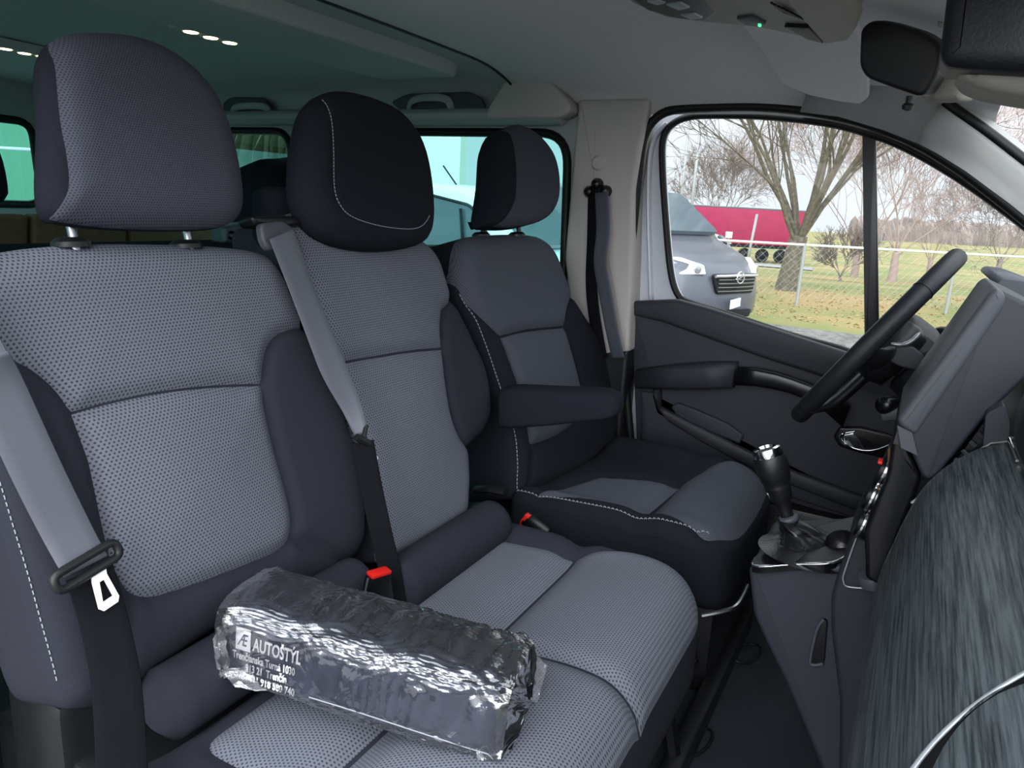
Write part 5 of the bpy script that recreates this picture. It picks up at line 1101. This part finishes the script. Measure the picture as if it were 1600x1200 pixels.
# trees
def tree(name, base, H, stems, spread, seed, lab, trunk_h, r0, lean=(0, 0), depth=5, twig=.006, m='bark', twm=None, nb=(3, 5), cat='tree', group=None, ang=.55, first=.18):
    rnd = random.Random(seed); t = thing(name, lab, cat, base, group); base = A(base, float)
    tb = BM(); bb = BM(); cnt = [0]
    top = base+A((lean[0], lean[1], trunk_h))
    tube(tb, crom([base-A((0, 0, .15)), base+(top-base)*.35+A((.02, 0, 0)), base+(top-base)*.7, top], 4), [r0*1.25]+[r0*(1.05-.03*i) for i in range(12)], 12)
    def rv(s): return A((rnd.gauss(0, s), rnd.gauss(0, s), rnd.gauss(0, s)))
    def grow(p, d, L_, r, lev):
        pts = [p]; rr = [r]; n = 5 if lev < 2 else 4; q = p; dd = d; kids = []
        for i in range(n):
            dd = unit(dd+rv(.09+.03*lev)+A((0, 0, .06 if lev else .03))); q = q+dd*L_/n; pts.append(q); f = 1-(i+1)/n*.62; rr.append(max(twig*.6, r*f))
            kids.append((q, dd, r*f))
        tube(tb if lev == 0 else bb, pts, rr, 7 if lev == 0 else (5 if lev < 3 else 3), cap=False); cnt[0] += 1
        if lev >= depth or cnt[0] > 12000: return
        m_ = rnd.randint(*nb)
        for k in range(m_):
            i = rnd.randint(1 if lev else 1, n-1); q, dd2, r2 = kids[i]; ax = unit(np.cross(dd2, rv(1))); a = rnd.uniform(ang*.55, ang*1.25)
            nd = dd2*math.cos(a)+ax*math.sin(a); grow(q, nd, L_*rnd.uniform(.52, .78), max(twig, r2*.6), lev+1)
    for k in range(stems):
        a = 2*math.pi*k/stems+rnd.uniform(-.3, .3); s = spread*rnd.uniform(.45, 1.1); d = unit(A((math.cos(a)*s, math.sin(a)*s*.7, 1)))
        grow(top-A((0, 0, rnd.uniform(0, trunk_h*.25))), d, (H-trunk_h)*rnd.uniform(.50, .68), r0*rnd.uniform(.10, .25), 0)
    tr_ = put('trunk', tb, m, t, 'all'); put('branches', bb, twm or m, t, 'all', kind='stuff'); return t
def base_at(px, py, D):
    p = dpt(px, py, D); return A((p[0], p[1], gz(p[0], p[1])))
tree('bare_tree', base_at(1226, 465, 17.2), 8.2, 15, .95, 7, 'large bare many stemmed tree on the lawn in front of the red trailer', 1.25, .26, (.12, 0), depth=4, nb=(4, 6), twig=.006)
tree('bare_tree', base_at(1556, 440, 31), 4.6, 6, .9, 11, 'small bare round tree at the right of the lawn', 1.3, .13, depth=4, nb=(4, 5), twig=.009, m='bark_far')
tree('bare_tree', base_at(1395, 425, 30), 8, 7, .7, 5, 'pinkish bare tree right behind the window divider', 1.2, .17, depth=4, nb=(4, 5), twig=.008, m='twig_pink')
tree('bare_tree', base_at(1452, 420, 42), 5.6, 6, .6, 15, 'pinkish bare tree farther back above the steering wheel', 1.2, .16, depth=4, nb=(3, 4), twig=.012, m='twig_pink')
tree('bare_tree', base_at(1335, 425, 34), 8.5, 7, .7, 25, 'pinkish bare tree just left of the window divider behind the large tree', 1.2, .17, depth=4, nb=(4, 5), twig=.010, m='twig_pink')
tree('bare_shrub', base_at(1312, 436, 25), 1.6, 9, .9, 31, 'dark bare shrub at the foot of the trees left of the window divider', .15, .05, depth=3, nb=(4, 5), twig=.012, m='bark_far', cat='shrub')
tree('bare_tree', base_at(1120, 400, 75), 9, 8, .9, 41, 'distant bare tree rising behind the red trailer', 2, .25, depth=4, nb=(4, 5), twig=.02, m='bark_far')
rnd = random.Random(77)
def hedge(name, pxs, D, h, lab, m='hedge_leaf', wob=.4):
    bm = BM(); rows = []
    for px in pxs:
        p = dpt(px, 380, D); g = gz(p[0], p[1])-.3; hh = h*(1+rnd.uniform(-wob, wob)*.5); row = []
        for j in range(9):
            a = math.pi*j/8; row.append(A((p[0], p[1], g))+unit(A((CD[0], CD[1], 0)))*(-math.cos(a)*h*.5+rnd.uniform(-.1, .1)*h)+A((0, 0, hh*math.sin(a)**.6+rnd.uniform(-.07, .07)*h)))
        rows.append(row)
    loft(bm, rows); return put(name, bm, m, None, False, label=lab, cat='hedge')
hedge('distant_treeline', list(range(1330, 1800, 2)), 150, 4.5, 'low brown treeline on the horizon at the right', 'far_trees', .25)
# behind the tinted rear windows
hedge('hedge', list(range(300, 520, 2)), 15, 3.3, 'brown green hedge seen through the rearmost side window', 'hedge_leaf', .2)
p0 = dpt(300, 262, 11.5); p1 = dpt(520, 278, 11.5); p0[2] = p1[2] = (p0[2]+p1[2])/2
fence('chain_link_fence', p0, p1, 1.3, 2.5, 'chain link fence with white rail seen through the rearmost side window', net='green_clad')
gb0 = dpt(-150, 330, 24); gb1 = dpt(66, 345, 24)
bm = BM(); e = unit((gb1-gb0)*A((1, 1, 0))); w = np.linalg.norm((gb1-gb0)[:2]); n_ = int(w/.12)
zz = (GZ-.3, 4.5)
sheet(bm, [[A((gb0[0], gb0[1], z))+e*(w*i/n_)+np.cross((0, 0, 1), e)*(.03*((i//2) % 2)) for i in range(n_+1)] for z in zz]); bmesh.ops.solidify(bm, geom=bm.faces[:], thickness=.2)
put('green_building', bm, 'green_clad', None, False, label='green ribbed building seen through the tailgate window at the left edge', cat='building')
p0 = dpt(-150, 222, 10); p1 = dpt(70, 236, 10); p0[2] = p1[2] = (p0[2]+p1[2])/2
fence('metal_fence', p0, p1, 1.3, 2.2, 'white railed fence seen through the tailgate window at the left edge', mesh=False)
c = dpt(600, 260, 45); bm = BM(); box(bm, (c[0], c[1]+3, 3.2), (6.4, 6, 7.6), (fr_, np.cross((0, 0, 1), fr_), (0, 0, 1))); put('white_building', bm, 'warehouse_white', None, False, label='pale building behind the white van', cat='building')
bm = BM(); c = dpt(905, 345, 30); box(bm, (c[0], c[1]+2, gz(c[0], c[1])+1.3), (4.5, 2, 2.3), (fr_, np.cross((0, 0, 1), fr_), (0, 0, 1)), .05); put('storage_container', bm, 'silver_paint', None, False, label='grey container right of the white van in the tinted window', cat='container')
